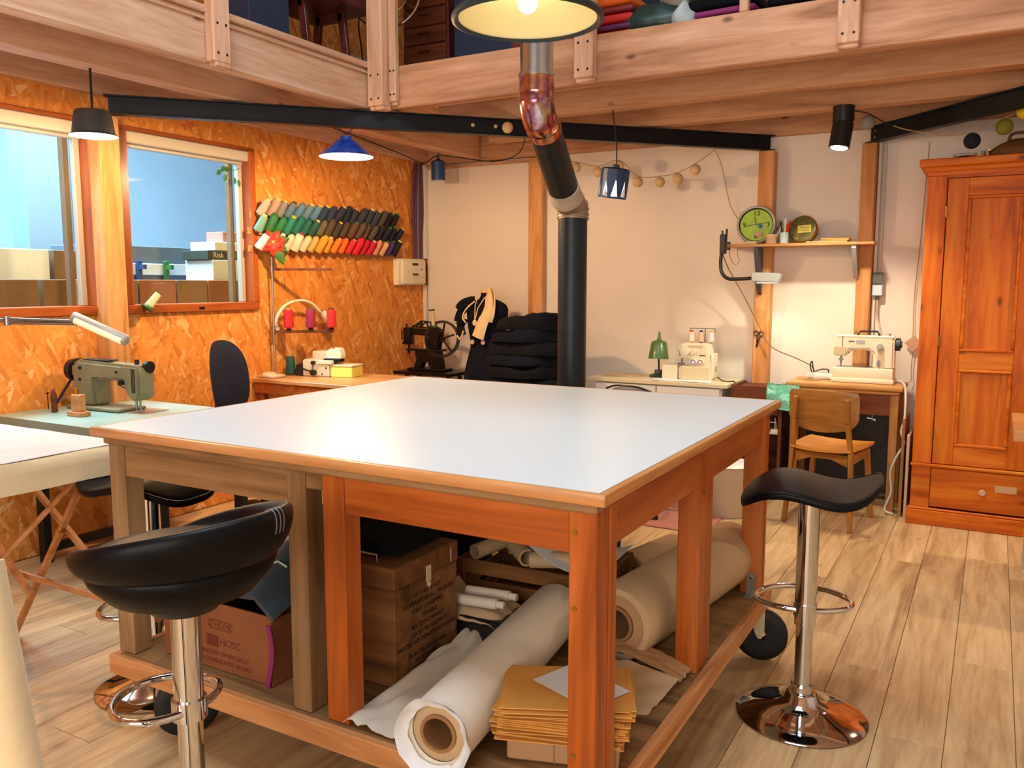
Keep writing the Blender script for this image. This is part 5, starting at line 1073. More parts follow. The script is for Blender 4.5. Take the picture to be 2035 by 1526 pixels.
for s, x0 in ((1, -.270), (-1, .209)):
    x1 = x0+.475
    d = obw('door', B().bb(x0, x0+.105, FY-.010, FY+.012, .368, 1.982, bev=.003).bb(x1-.105, x1, FY-.010, FY+.012, .368, 1.982, bev=.003), 'ward_z', wd)
    for z0, z1 in ((.368, .475), (.92, 1.02), (1.885, 1.982)): obw('door_rail', B().bb(x0+.105, x1-.105, FY-.009, FY+.012, z0, z1, bev=.002), 'ward_x', d)
    for z0, z1 in ((.475, .92), (1.02, 1.885)):
        obw('panel', B().bb(x0+.105, x1-.105, FY+.004, FY+.010, z0, z1), 'ward_z', d)
        mo = B()
        mo.bb(x0+.105, x1-.105, FY-.014, FY+.004, z0, z0+.018, bev=.005).bb(x0+.105, x1-.105, FY-.014, FY+.004, z1-.018, z1, bev=.005).bb(x0+.105, x0+.123, FY-.014, FY+.004, z0+.018, z1-.018, bev=.005).bb(x1-.123, x1-.105, FY-.014, FY+.004, z0+.018, z1-.018, bev=.005)
        obw('panel_moulding', mo, 'ward_x', d)
for z in (.55, 1.08, 1.80): obw('hinge', B().cyl((-.272, FY-.013, z-.03), (-.272, FY-.013, z+.03), .005, n=8), 'brass', wd)
# things on the wardrobe
bg = thing('leather_bag', 'dark brown leather bag with handle lying on top of the wardrobe', 'bag', (.10, 5.62, 2.0905))
def bagb(u, v):
    a = u*2*pi; c, s = cos(a), sin(a); n_ = 2.6; rr = (abs(c)**n_+abs(s)**n_)**(-1/n_); q = v
    z = .11*q; k = (1-.55*max(0, (q-.45)/.55)**1.6)
    return (.18*rr*c*k, .11*rr*s*k, z)
b = B().grid(bagb, 36, 14, True); bmesh.ops.contextual_create(b.bm, geom=[e for e in b.bm.edges if e.is_boundary and e.verts[0].co.z > .05]); bmesh.ops.contextual_create(b.bm, geom=[e for e in b.bm.edges if e.is_boundary])
ob('body', b, 'crate_x', bg, 60); ob('zip', B().tube([(-.183+.0*i, -.11+.22*i/8, .05) for i in range(9)], .006, 6), 'brass', bg); ob('handle', B().tube([(-.09, -.02, .095), (-.08, -.02, .135), (-.03, -.02, .145), (.06, -.02, .13), (.09, -.02, .095)], .009, 8, sub=4), 'crate_x', bg, 60)
gd = thing('glass_dish', 'small clear glass dish on the wardrobe cornice', 'dish', (-.20, 5.50, 2.0905)); ob('bowl', B().lathe([(0, .003), (.03, .004), (.055, .02), (.06, .032), (.057, .032), (.05, .02), (0, .008)], n=28), 'clear', gd)
tag(ob('glass_vial', B().lathe([(0, 0), (.012, 0), (.012, .045), (.009, .045), (.009, .004), (0, .004)], (-.11, 5.5, 2.0905), 16), 'clear'), 'tiny clear glass vial on the wardrobe beside the dish', 'vial')

# wall shelf and the things on it
ws = thing('wall_shelf', 'thin wooden wall shelf with brackets below the clock', 'shelf', (-1.15, 5.87, 1.645))
obw('board', B().bb(-1.615, -.68, 5.735, 5.898, 1.645, 1.663, bev=.002).bb(-1.615, -1.449, 5.898, 5.995, 1.645, 1.663).bb(-1.340, -.799, 5.898, 5.995, 1.645, 1.663), 'desk_x', ws)
b = B(); b.prism([(0, 0), (.15, 0), (.15, -.02), (.03, -.30), (0, -.32)], .028, Matrix.Translation((-1.395, 5.898, 1.644)) @ Matrix.Rotation(-pi/2, 4, 'Z') @ RX); obw('bracket', b, 'grey_dark', ws)
b = B(); b.prism([(0, 0), (.15, 0), (.15, -.02), (.03, -.19), (0, -.21)], .028, Matrix.Translation((-.785, 5.898, 1.644)) @ Matrix.Rotation(-pi/2, 4, 'Z') @ RX); obw('bracket', b, 'grey_plastic', ws)
ck = thing('wall_clock', 'round lime green clock leaning on the wall shelf', 'clock', (-1.425, 5.795, 1.664)); ck.rotation_euler = (radians(-8), 0, radians(6))
E1 = Euler((pi/2, 0, 0))
ob('case', B().lathe([(.112, .018), (.122, .022), (.128, .012), (.128, -.025), (.11, -.03), (0, -.03)], (0, 0, .128), 48, E1), 'alu', ck)
ob('face', B().lathe([(.112, .004), (0, .004)], (0, 0, .128), 48, E1), 'clock_face', ck)
ob('inner_rim', B().lathe([(.112, .004), (.105, .004), (.112, .018)], (0, 0, .128), 48, E1), 'black_plastic', ck)
for s_, x, z in (('12', .0, .078), ('3', .078, .0), ('6', 0, -.078), ('9', -.078, 0)): text('numeral', s_, .045, 'ink_black', ck, (x, -.0055, .128+z), (pi/2, 0, 0), .0004)
ob('hour_hand', B().beam((0, -.008, .128), (-.014, -.008, .128+.055), .003, .006, up=(0, 1, 0)), 'red_dark', ck); ob('minute_hand', B().beam((-.075, -.010, .118), (.085, -.010, .145), .003, .005, up=(0, 1, 0)), 'green_enamel', ck)
def star(c, r, n_, y):
    return B().prism([((r if i % 2 == 0 else r*.5)*cos(2*pi*i/(2*n_)+.3), (r if i % 2 == 0 else r*.5)*sin(2*pi*i/(2*n_)+.3)) for i in range(2*n_)], .004, Matrix.Translation((c[0], y, c[1])) @ RX)
ob('flower_sticker', star((.028, .118), .020, 6, -.006), 'blue_bright', ck); ob('flower_sticker', star((.02, .062), .028, 6, -.02), 'pink', ck)
tn = thing('round_tin', 'round olive patterned biscuit tin leaning on the shelf with a yellow note', 'tin', (-1.125, 5.805, 1.664)); tn.rotation_euler = (radians(-14), 0, radians(-4))
ob('tin', B().lathe([(0, .032), (.075, .032), (.085, .028), (.088, .016), (.088, -.03), (0, -.03)], (0, 0, .09), 40, E1), 'tin_gold', tn); ob('rim', B().lathe([(.086, .026), (.092, .018), (.092, .008), (.088, .008)], (0, 0, .09), 40, E1), 'brass', tn)
nt2 = ob('sticky_note', B().box((.015, -.0345, .085), (.085, .0015, .05), ry=-.08), 'note_yellow', tn); text('lettering', 'boutons &', .014, 'ink_black', tn, (.013, -.0358, .094), (pi/2, .08, 0), .0002); text('lettering', 'a recoudre', .014, 'ink_black', tn, (.015, -.0358, .076), (pi/2, .08, 0), .0002)
pp_ = thing('pen_pot', 'brown pen pot on the shelf in front of the clock', 'pot', (-1.315, 5.765, 1.664)); ob('pot', B().lathe([(0, 0), (.034, 0), (.036, .06), (.032, .06), (.030, .004), (0, .004)], n=24), 'tag_card', pp_); ob('band', B().lathe([(.036, .046), (.037, .06), (.0365, .06)], n=24), 'scarf', pp_)
jar = thing('glass_jar', 'clear glass jar of pens beside the round tin', 'jar', (-1.232, 5.765, 1.664)); ob('glass', B().lathe([(0, 0), (.026, 0), (.028, .07), (.0265, .07), (.0245, .004), (0, .004)], n=24), 'lid_clear', jar)
for i, (x, y, dx, dy, l, m_, nm) in enumerate(((-1.315, 5.76, .03, -.01, .10, 'black_plastic', 'black pen leaning in the brown pot'), (-1.305, 5.77, .045, .0, .11, 'white_plastic', 'white pen leaning in the brown pot'), (-1.240, 5.765, -.012, .0, .14, 'black_plastic', 'black marker in the glass jar'), (-1.230, 5.758, .004, 0, .155, 'white_plastic', 'white marker in the glass jar'), (-1.222, 5.766, .018, 0, .14, 'red', 'red scissor-handled pen in the glass jar'), (-1.236, 5.775, -.02, 0, .13, 'blue_dark', 'blue pen in the glass jar'), (-1.226, 5.774, .008, 0, .12, 'orange', 'orange pencil in the glass jar'))):
    tag(ob('pen', B().cyl((x, y, 1.6695), (x+dx, y+dy, 1.669+l*.75), .0045, n=10).cyl((x+dx, y+dy, 1.669+l*.75), (x+dx*1.33, y+dy*1.33, 1.669+l), .0065, n=10), m_), nm, 'pen', 'pens on the wall shelf')
tag(ob('tape_roll', B().cyl((-1.47, 5.76, 1.664), (-1.40, 5.76, 1.664), .001).bb(-1.475, -1.405, 5.745, 5.775, 1.664, 1.682, bev=.004), 'cream2'), 'small cream block on the shelf under the clock', 'block')
for i, (z, m_, rz_, nm) in enumerate(((1.6645, 'kraft_light', .02, 'brown notebook lowest of the pads on the shelf'), (1.6735, 'manila', -.03, 'yellow notepad in the middle of the pads on the shelf'), (1.6815, 'manila', .04, 'yellow notepad topmost on the shelf by the right post'))):
    tag(ob('notepad', B().box((-.915-.05*(i == 0), 5.79, z+.004), (.17+.08*(i == 0), .09, .007), rz=rz_, bev=.001), m_), nm, 'notepad')
# gooseneck clamp lamp
gn = thing('gooseneck_lamp', 'black gooseneck clamp lamp with silver head under the wall shelf', 'lamp', (-1.615, 5.72, 1.66))
obw('clamp', B().bb(-1.64, -1.60, 5.70, 5.735, 1.60, 1.73, bev=.004).bb(-1.60, -1.575, 5.70, 5.734, 1.665, 1.68).bb(-1.60, -1.575, 5.70, 5.734, 1.625, 1.643).cyl((-1.625, 5.715, 1.73), (-1.628, 5.715, 1.755), .006, n=8).cyl((-1.60, 5.715, 1.68), (-1.597, 5.715, 1.765), .007, n=8), 'black_plastic', gn)
obw('neck', B().tube([(-1.63, 5.715, 1.60), (-1.632, 5.71, 1.54), (-1.618, 5.70, 1.475), (-1.575, 5.695, 1.435), (-1.50, 5.69, 1.432), (-1.41, 5.685, 1.437)], .012, 12, sub=6), 'black_plastic', gn, 60)
hd2 = obw('lamp_head', B().prism([(-1.41, 1.415), (-1.41, 1.475), (-1.26, 1.470), (-1.215, 1.462), (-1.235, 1.405), (-1.30, 1.408)], .07, Matrix.Translation((0, 5.72, 0)) @ RX, bev=.006), 'grey_plastic', gn)
obw('diffuser', B().box((-1.31, 5.685, 1.4065), (.13, .05, .004)), 'goose_glow', hd2)
light('gooseneck_light', 'SPOT', (-1.30, 5.685, 1.395), 5, (1, .93, .75), .03, (0, 0, 0), cone=2.3, blend=.6)
obw('cord', B().tube([(-1.625, 5.73, 1.60), (-1.60, 5.80, 1.50), (-1.50, 5.85, 1.31), (-1.40, 5.86, 1.12), (-1.306, 5.85, .976), (-1.14, 5.83, .908), (-1.03, 5.80, .86), (-1.02, 5.79, .82)], .004, 6, sub=6), 'cord_brown', gn, 60)
tag(ob('cord_coil', B().tube([(-1.58, 5.74, 1.64), (-1.58, 5.75, 1.58), (-1.55, 5.76, 1.53), (-1.52, 5.76, 1.55), (-1.535, 5.76, 1.60), (-1.53, 5.75, 1.64)], .003, 6, sub=5), 'twine', None, 60), 'coil of thin twine hanging under the left end of the shelf', 'twine')
# scissors on the post
sc_ = thing('scissors', 'small iron scissors hanging on the left shelf post', 'scissors', (-1.405, 5.893, 1.05))
sb_ = B()
for s in (-1, 1):
    sb_.tube([V((s*.018+.016*cos(2*pi*i/14), 0, .012+.016*sin(2*pi*i/14))) for i in range(14)], .003, 6, True); sb_.beam((s*.012, 0, -.003), (-s*.004-.012, 0, -.08), .007, .003, up=(0, 1, 0))
ob('blades', sb_, 'dark_metal', sc_); ob('pivot', B().cyl((-.004, -.004, -.028), (-.004, .003, -.028), .004, n=8), 'steel', sc_)
# sockets, conduit
so = thing('wall_socket', 'double wall socket with dark and clear flaps beside the right post', 'socket', (-.672, 5.999, 1.32))
ob('box', B().bb(-.035, .035, -.05, 0, 0, .075, bev=.004).bb(-.035, .035, -.05, 0, .078, .153, bev=.004), 'grey_plastic', so); ob('flap', B().bb(-.03, .03, -.058, -.0505, .082, .15, bev=.003), 'socket_grey', so); ob('flap', B().bb(-.03, .03, -.058, -.0505, .004, .07, bev=.003), 'lid_clear', so); ob('plug', B().cyl((0, -.04, -.02), (0, -.04, .0), .012, n=12), 'grey_dark', so)
tag(ob('conduit', B().cyl((-.668, 5.985, 1.475), (-.668, 5.985, 2.38), .010, n=10), 'cable_white', None), 'thin conduit rising from the wall socket', 'conduit')
tag(ob('conduit', B().bb(-.705, -.685, 5.97, 5.999, .8, 2.38, bev=.003), 'panel_white'), 'flat white cable duct beside the right timber post', 'conduit')
obw('cord', B().tube([(-.672, 5.958, 1.30), (-.668, 5.96, 1.2), (-.65, 5.96, 1.12), (-.625, 5.95, 1.0), (-.61, 5.90, .90), (-.60, 5.86, .82)], .006, 6, sub=4), 'cable_white', so, 60)
tg = thing('card_tag', 'small square card hanging on a twisted cord beside the wardrobe', 'tag', (-.445, 5.97, 1.02))
ob('card', B().box((0, 0, 0), (.075, .003, .075), ry=.85), 'tag_card', tg); ob('cord', B().tube([(.03, -.02, 1.25), (.02, -.0, 1.0), (.005, .01, .6), (-.01, .01, .3), (-.005, .005, .05), (-.002, .004, -.06), (-.005, .003, -.15), (.0, 0, -.22), (-.01, 0, -.25)], .003, 5, sub=5), 'twine', tg, 60)
# workbench at the right edge
wb = thing('workbench', 'wooden workbench corner cut by the right edge of the picture', 'workbench', (.6, 4.55, 0))
obw('top', B().bb(.10, 1.2, 4.25, 4.85, .715, .765, bev=.004), 'edge_x', wb)
obw('cabinet', B().bb(.19, 1.15, 4.30, 4.80, .12, .714, bev=.003), 'dark_z', wb); obw('foot', B().bb(.185, .215, 4.76, 4.805, 0, .714).bb(1.1, 1.13, 4.76, 4.80, 0, .119).bb(1.1, 1.13, 4.3, 4.34, 0, .119).bb(.185, .215, 4.30, 4.34, 0, .119), 'alu', wb)
bs_ = thing('brush', 'worn green bristle brush on the end of the workbench', 'brush', (.22, 4.80, .7655))
ob('block', B().bb(-.07, .12, -.03, .03, 0, .02, bev=.004), 'desk_x', bs_)
b = B()
for i in range(60): x = random.uniform(-.065, .115); y = random.uniform(-.026, .026); b.cyl((x, y, .02), (x+random.uniform(-.02, .02), y+random.uniform(-.01, .01), .075+random.uniform(-.01, .015)), .004, .003, n=5)
ob('bristles', b, 'machine_green', bs_)
# ================================================================== stove pipe
st = thing('wood_stove', 'black wood stove behind the cutting table, below the flue pipe', 'stove', (-1.885, 3.93, 0))
ob('body', B().bb(-.24, .24, -.20, .20, .12, .70, bev=.015, seg=2), 'stove', st); ob('top', B().bb(-.26, .26, -.22, .22, .70, .725, bev=.006), 'stove', st)
dd = ob('door', B().bb(-.17, .17, -.215, -.2, .25, .60, bev=.006), 'stove', st); ob('handle', B().cyl((.14, -.23, .38), (.14, -.23, .48), .008), 'steel', dd)
for sx in (-.2, .2):
    for sy in (-.16, .16): ob('leg', B().cyl((sx, sy, 0), (sx, sy, .12), .02, .025, n=12), 'stove', st)
fp = thing('flue_pipe', 'black flue pipe with pale elbow and shiny copper-tinted joints rising above the table', 'pipe', (-1.885, 3.93, .7255))
A = V((-1.885, 3.93, .7255)); E0 = V((-1.885, 3.93, 1.735)); D0 = V((-1.878, 3.86, 1.80)); D1 = V((-1.788, 3.41, 2.105)); U0 = V((-1.770, 3.32, 2.19)); r_ = .0735
obw('vertical_pipe', B().cyl(A, E0, r_, n=40).cyl(A, A+V((0, 0, .012)), .09, n=36), 'pipe_black', fp, 50)
pts = spline([E0-V((0, 0, .012)), E0+V((0, 0, .045)), E0.lerp(D0, .75)+V((0, 0, .028)), D0+(D1-D0).normalized()*.05], 10)
el = B().tube(pts, r_+.003, 36)
obw('elbow', el, 'elbow_metal', fp, 60)
for k in (2, 5, 8, 11): 
    d = (pts[k+1]-pts[k]).normalized(); obw('elbow_rib', B().cyl(pts[k]-d*.004, pts[k]+d*.004, r_+.007, n=36), 'elbow_metal', fp)
dv = (D1-D0).normalized()
obw('sleeve', B().cyl(D0+dv*.03, D0+dv*.12, r_+.005, n=40), 'pipe_cement', fp, 50)
obw('sloping_pipe', B().cyl(D0+dv*.11, D1-dv*.03, r_, n=40), 'pipe_black', fp, 50)
U1 = V((U0.x, U0.y, 2.125+.02)); ZG = 2.285
pp2 = spline([D1-dv*.06, D1-dv*.01, D1.lerp(U1, .5)+V((0, .004, -.012)), V((U0.x, U0.y, 2.175)), V((U0.x, U0.y, 2.21)), V((U0.x, U0.y, ZG))], 8)
obw('upper_elbow', B().tube(pp2, r_+.002, 40), 'pipe_copper', fp, 60)
obw('joint_ring', B().cyl(D1-dv*.03, D1-dv*.018, r_+.006, n=40), 'pipe_copper', fp, 50); obw('joint_ring', B().cyl((U0.x, U0.y, 2.172), (U0.x, U0.y, 2.184), r_+.006, n=40), 'pipe_copper', fp, 50)
obw('joint_ring', B().cyl((U0.x, U0.y, ZG-.006), (U0.x, U0.y, ZG+.006), r_+.006, n=40), 'pipe_galv', fp, 50)
obw('galvanised_pipe', B().cyl((U0.x, U0.y, ZG), (U0.x, U0.y, 4.79), r_-.002, n=40), 'pipe_galv', fp, 50)

# ================================================================== lamps
def cord(pts, r=.0035, m_='rubber'): return B().tube(pts, r, 6)
bp_ = thing('pendant_lamp', 'large dark enamel pendant lamp with cream inside above the cutting table', 'lamp', (-1.377, 2.519, 2.25), 0)
ob('shade', B().lathe([(.243, 0), (.247, .006), (.243, .016), (.225, .022), (.205, .045), (.15, .085), (.09, .115), (.05, .13), (.045, .19), (.0, .195)], n=56), 'pendant_black', bp_, 50)
ob('rim', B().lathe([(.225, .004), (.236, -.006), (.247, -.002), (.249, .006), (.243, .016)], n=56), 'pendant_black', bp_, 60)
ob('reflector', B().lathe([(.232, .002), (.215, .018), (.195, .042), (.14, .080), (.08, .108), (0, .112)], n=56), 'pendant_inside', bp_, 60)
ob('bulb', B().sph((0, 0, .062), .034, (1, 1, 1.2), 20), 'bulb_soft', bp_); ob('cord', cord([(0, 0, .19), (0, 0, 2.545)]), 'rubber', bp_)
light('pendant_light', 'SPOT', (-1.377, 2.519, 2.27), 6, (1.0, .80, .52), .04, cone=radians(165), blend=.3)
# blue glazed cone lamp
bc = thing('blue_cone_lamp', 'blue glazed cone pendant lamp in front of the chipboard wall', 'lamp', (-3.30, 3.866, 2.125))
ob('shade', B().lathe([(.155, 0), (.157, .004), (.06, .088), (.035, .10), (.033, .115), (.02, .118), (0, .118)], n=40), 'blue_glaze', bc, 50); ob('lining', B().lathe([(.153, .002), (.056, .084), (0, .095)], n=40), 'pendant_inside', bc, 60)
ob('bulb', B().sph((0, 0, .048), .028, (1, 1, 1.15), 16), 'bulb_soft', bc); ob('cord', cord([(0, 0, .112), (0, 0, .13)]).tube([(0, 0, .128), (-.02, -.02, .15), (-.03, -.032, .1655)], .003, 6).tube([(0, 0, .128), (.02, .02, .15), (.03, .032, .1655)], .003, 6), 'rubber', bc)
light('blue_cone_light', 'POINT', (-3.30, 3.866, 2.12), 75, WARM, .035)
# grey cup lamp at the window post
cl_ = thing('cup_lamp', 'small grey cup pendant lamp shining in front of the window post', 'lamp', (-3.742, 2.585, 2.09))
ob('shade', B().lathe([(.108, 0), (.112, .004), (.095, .012), (.082, .105), (.072, .118), (.02, .122), (0, .122)], n=36), 'grey_dark', cl_, 50); ob('lining', B().lathe([(.106, .002), (.09, .014), (.078, .104), (0, .112)], n=36), 'pendant_inside', cl_, 60)
ob('bulb', B().sph((0, 0, .020), .032, (1, 1, 1.1), 16), 'bulb_warm', cl_); ob('cord', cord([(0, 0, .12), (-.0, 0, .312)], .006), 'rubber', cl_)
light('cup_lamp_light', 'POINT', (-3.742, 2.585, 2.07), 46, WARM, .04)
# blue lamp with triangular cut-outs
kl = thing('cutout_lamp', 'blue cylinder lamp with lit triangular cut-outs hanging at the back', 'lamp', (-2.00, 4.70, 1.90)); kl.rotation_euler = (radians(3), radians(9), 0)
RR, HH, NS = .084, .165, 9
b = B(); bm_ = b.bm
def cp(a, z, r=RR): return bm_.verts.new((r*cos(a), r*sin(a), z))
for i in range(NS):
    a0 = 2*pi*i/NS; a1 = 2*pi*(i+1)/NS; am = (a0+a1)/2; ia, ib = a0+.14, a1-.14
    for f in ([(a0, 0), (a1, 0), (a1, .012), (ib, .012), (am, .012), (ia, .012), (a0, .012)], [(a0, .012), (ia, .012), (am, .105), (am, .11), (a0, .11)], [(ib, .012), (a1, .012), (a1, .11), (am, .11), (am, .105)], [(a0, .11), (am, .11), (am, HH), (a0, HH)], [(am, .11), (a1, .11), (a1, HH), (am, HH)]):
        bm_.faces.new([cp(a, z) for a, z in f])
bmesh.ops.remove_doubles(bm_, verts=bm_.verts, dist=1e-5); bmesh.ops.solidify(bm_, geom=bm_.faces[:], thickness=.003)
ob('shade', b, 'blue_dark', kl, 0); ob('cap', B().lathe([(.084, HH), (.07, HH+.008), (.02, HH+.012), (.018, HH+.03), (0, HH+.03)], n=30), 'blue_dark', kl)
ob('bulb', B().sph((0, 0, .058), .042, (1, 1, 1.1), 16), 'bulb_warm', kl); ob('cord', cord([(0, 0, .19), (-.015, 0, .30), (-.075, .012, .496)], .0035), 'rubber', kl)
light('cutout_light', 'POINT', (-2.0, 4.70, 1.955), 115, WARM, .036)
# unlit blue cylinder lamp
uc = thing('blue_cylinder_lamp', 'small unlit blue cylinder lamp hanging beside the purple cables', 'lamp', (-3.855, 5.60, 2.205))
ob('shade', B().lathe([(.053, 0), (.055, .002), (.055, .14), (.045, .15), (.02, .155), (.016, .17), (0, .17)], n=30), 'blue_dark', uc); ob('lining', B().lathe([(.051, .001), (.051, .138), (0, .14)], n=30), 'white_plastic', uc)
ob('cord', cord([(0, 0, .17), (.004, 0, .20), (.0, .0, .36)], .004), 'rubber', uc)
tag(ob('lamp_wire', B().tube([(-3.75, 4.20, 2.40), (-3.75, 4.9, 2.33), (-3.78, 5.3, 2.30), (-3.80, 5.55, 2.385), (-3.3, 5.5, 2.30), (-2.9, 5.2, 2.30), (-2.6, 4.75, 2.395)], .004, 6, sub=5), 'rubber', None, 60), 'dark wire sagging under the loft behind the long steel beam', 'wire')
# black spotlight
sl = thing('spotlight', 'black cylindrical ceiling spotlight shining below the right loft joists', 'lamp', (-.812, 5.22, 2.398))
ob('mount', B().cyl((0, 0, -.085), (0, 0, 0), .058, n=32).cyl((0, 0, -.095), (0, 0, -.085), .05, n=24), 'black_plastic', sl, 50)
hd_ = ob('head', B().lathe([(.0, 0), (.057, 0), (.057, -.14), (.050, -.142), (.040, -.125), (0, -.125)], n=32), 'black_plastic', sl, 50, loc=(0, 0, -.094), rot=(radians(-9), radians(6), 0))
ob('lens', B().cyl((0, 0, -.143), (0, 0, -.126), .042, n=24), 'bulb_white', hd_)
ob('wire', B().tube([(.055, 0, -.03), (.13, .03, -.05), (.20, .10, -.09), (.24, .18, -.10)], .004, 6, sub=4), 'rubber', sl, 60)
light('spotlight_light', 'SPOT', (-.83, 5.19, 2.145), 68, (1.0, .88, .62), .03, (radians(3), radians(5), 0), cone=2.0, blend=.6)
sl2 = dup(sl); sl2.location = (.80, 4.95, 2.398); sl2['label'] = 'added black spotlight out of view at the right, brightening the floor'; sl2['group'] = 'black spotlights'; sl['group'] = 'black spotlights'  # unseen copy, added to brighten the right floor and wardrobe
light('spotlight_light', 'SPOT', (.80, 4.95, 2.14), 40, (1.0, .80, .52), .03, (radians(-14), radians(20), 0), cone=2.2, blend=.6)  # extra light for the added spotlight out of view

# ================================================================== ball string lights
fs = thing('ball_string', 'string of beige cotton balls hanging below the right end of the long steel beam', 'string lights', (-2.2, 5.65, 2.2))
BL = [(-2.687, 2.232), (-2.516, 2.189), (-2.355, 2.22), (-2.211, 2.101), (-2.053, 2.092), (-1.925, 2.108), (-1.804, 2.16)]
obw('cord', B().tube([(-2.9, 5.62, 2.32), (-2.80, 5.64, 2.285)]+[(x, 5.65, z+.04) for x, z in BL]+[(-1.72, 5.65, 2.25), (-1.678, 5.65, 2.287), (-1.678, 5.655, 2.335)], .003, 6, sub=4), 'twine', fs, 60)
obw('cord_tail', B().tube([(-1.678, 5.65, 2.287), (-1.66, 5.75, 2.20), (-1.66, 5.90, 2.05), (-1.64, 5.95, 1.93), (-1.575, 5.95, 1.829)], .003, 6, sub=5), 'twine', fs, 60)
for x, z in BL: obw('cotton_ball', B().sph((x, 5.65, z), .036, n=16), 'ball_beige', fs, 80)
tag(ob('cotton_ball', B().sph((-2.62, 4.545, 2.335), .034, n=16), 'ball_beige', None, 80), 'single pale ball stuck on the long steel beam left of the flue', 'ball')
fs2 = thing('ball_string', 'string of grey, navy, olive and yellow balls above the wardrobe', 'string lights', (-.3, 5.35, 2.25))
B2 = [((-.72, 5.50, 2.345), 'ball_grey'), ((-.165, 5.35, 2.173), 'ball_navy'), ((-.016, 5.35, 2.234), 'ball_olive'), ((.075, 5.30, 2.30), 'ball_yellow')]
for p, m_ in B2: obw('cotton_ball', B().sph(p, .043, n=18), m_, fs2, 80)
obw('cord', B().tube([(-.72, 5.50, 2.385), (-.55, 5.50, 2.30), (-.40, 5.42, 2.245), (-.28, 5.38, 2.215), (-.165, 5.35, 2.219), (-.09, 5.35, 2.25), (-.016, 5.35, 2.28), (.03, 5.33, 2.30), (.075, 5.30, 2.345), (.15, 5.25, 2.30)], .003, 6, sub=4), 'twine', fs2, 60)

# ================================================================== on the loft
LF = 2.6005
ld = thing('school_desk', 'dark red wooden school desk with trestle legs on the left loft', 'desk', (-3.62, 3.95, LF))
for y in (-.17, .17):
    for sx in (-1, 1): ob('leg', B().beam((sx*.14, y, 0), (sx*.09, y, .42), .05, .03, .003, up=(0, 1, 0)), 'mahog_z', ld)
    ob('cross_rail', B().bb(-.12, .12, y-.015, y+.015, .10, .17), 'mahog_z', ld); ob('cross_rail', B().bb(-.10, .10, y-.015, y+.015, .37, .42), 'mahog_z', ld)
ob('box', B().bb(-.24, .24, -.26, .30, .42, .60, bev=.006), 'mahog_z', ld); ob('lid', B().box((0, .02, .625), (.50, .60, .025), rx=.05, bev=.004), 'mahog_z', ld); ob('seat_box', B().bb(-.16, .12, -.60, -.30, .0, .5, bev=.006), 'upper_dark', ld)
fn = thing('stand_fan', 'chrome pedestal fan with wire cage behind the loft corner post', 'fan', (-3.62, 4.55, LF))
ob('pole', B().cyl((0, 0, .02), (0, 0, .46), .018, n=16).cyl((0, 0, .46), (0, 0, .62), .012, n=12), 'chrome', fn); ob('base', B().lathe([(0, 0), (.18, 0), (.18, .012), (.04, .03), (0, .03)], n=30), 'chrome', fn); ob('collar', B().cyl((0, 0, .44), (0, 0, .48), .026, n=16), 'black_plastic', fn)
hp = V((.12, -.06, .66)); R_ = .24
cg = B()
for rr in (.24, .16, .08): cg.tube([hp+V((rr*cos(2*pi*i/32)*.85, rr*cos(2*pi*i/32)*.5, rr*sin(2*pi*i/32))) for i in range(32)], .004 if rr < .2 else .007, 6, True)
for i in range(24): a = 2*pi*i/24; cg.cyl(hp, hp+V((R_*cos(a)*.85, R_*cos(a)*.5, R_*sin(a))), .0018, n=4)
ob('cage', cg, 'chrome', fn)
for i in range(3):
    a = 2*pi*i/3+.4; e = V((cos(a)*.85, cos(a)*.5, sin(a))); s = V((-sin(a)*.85, -sin(a)*.5, cos(a)))
    ob('blade', B().shell(lambda u, v: hp+e*(.03+.17*u)+s*(.10*u*(v-.5)+.03*(v-.5))+V((-.5, .85, 0))*(.03*(v-.5)), 6, 5, .003), 'grey_plastic', fn, 60)
ob('motor', B().sph(hp+V((-.05, .08, 0)), .06, n=14).cyl(hp+V((-.05, .08, 0)), V((0, 0, .62)), .012, n=8), 'chrome', fn); ob('cord', B().tube([(-.05, -.02, .66), (-.10, -.04, .5), (-.07, -.05, .3), (-.06, -.05, .18)], .005, 6, sub=4).sph((-.06, -.05, .17), .02, n=10), 'rubber', fn)
tag(ob('mattress', B().box((-4.0, 4.95, LF+.16), (.45, .9, .30), bev=.03, seg=2), 'cloth_white'), 'pale mattress lying behind the fan on the loft', 'mattress')
def drawers(loc, w_, d_, n_, h, label, m_='mahog_z'):
    t_ = thing('drawer_cabinet', label, 'cabinet', loc, 0, 'drawer cabinets on the loft')
    ob('body', B().bb(-w_/2, w_/2, -d_/2, d_/2, 0, n_*h+.03, bev=.004), m_, t_)
    for i in range(n_):
        o = ob('drawer', B().bb(-w_/2+.02, w_/2-.02, -d_/2-.012, -d_/2-.0005, .02+i*h, .01+(i+1)*h, bev=.003), 'dark_x', t_); ob('handle', B().bb(-.05, .05, -d_/2-.03, -d_/2-.0125, .02+i*h+h*.55, .02+i*h+h*.68, bev=.004), 'dark_x', o)
drawers((-3.36, 4.95, LF), .36, .40, 7, .115, 'reddish drawer cabinet right of the loft corner post')
drawers((-2.30, 4.55, LF), .40, .36, 2, .11, 'low reddish drawer cabinet behind the big pendant lamp')
tag(ob('loft_shade_sheet', B().shell(lambda u, v: (-3.15+1.15*u, 5.4+.04*sin(u*40), LF+.02+1.9*v), 80, 4, .004), 'upper_dark', None, 60), 'dark blue sheet added at the back of the loft for its shaded depth', 'curtain')  # dark sheet put in so the loft background reads as shaded depth
tag(ob('storage_chest', B().bb(-3.14, -2.55, 4.75, 5.2, LF, LF+.62, bev=.01), 'upper_dark'), 'dark storage chest on the loft between the two drawer cabinets', 'chest')
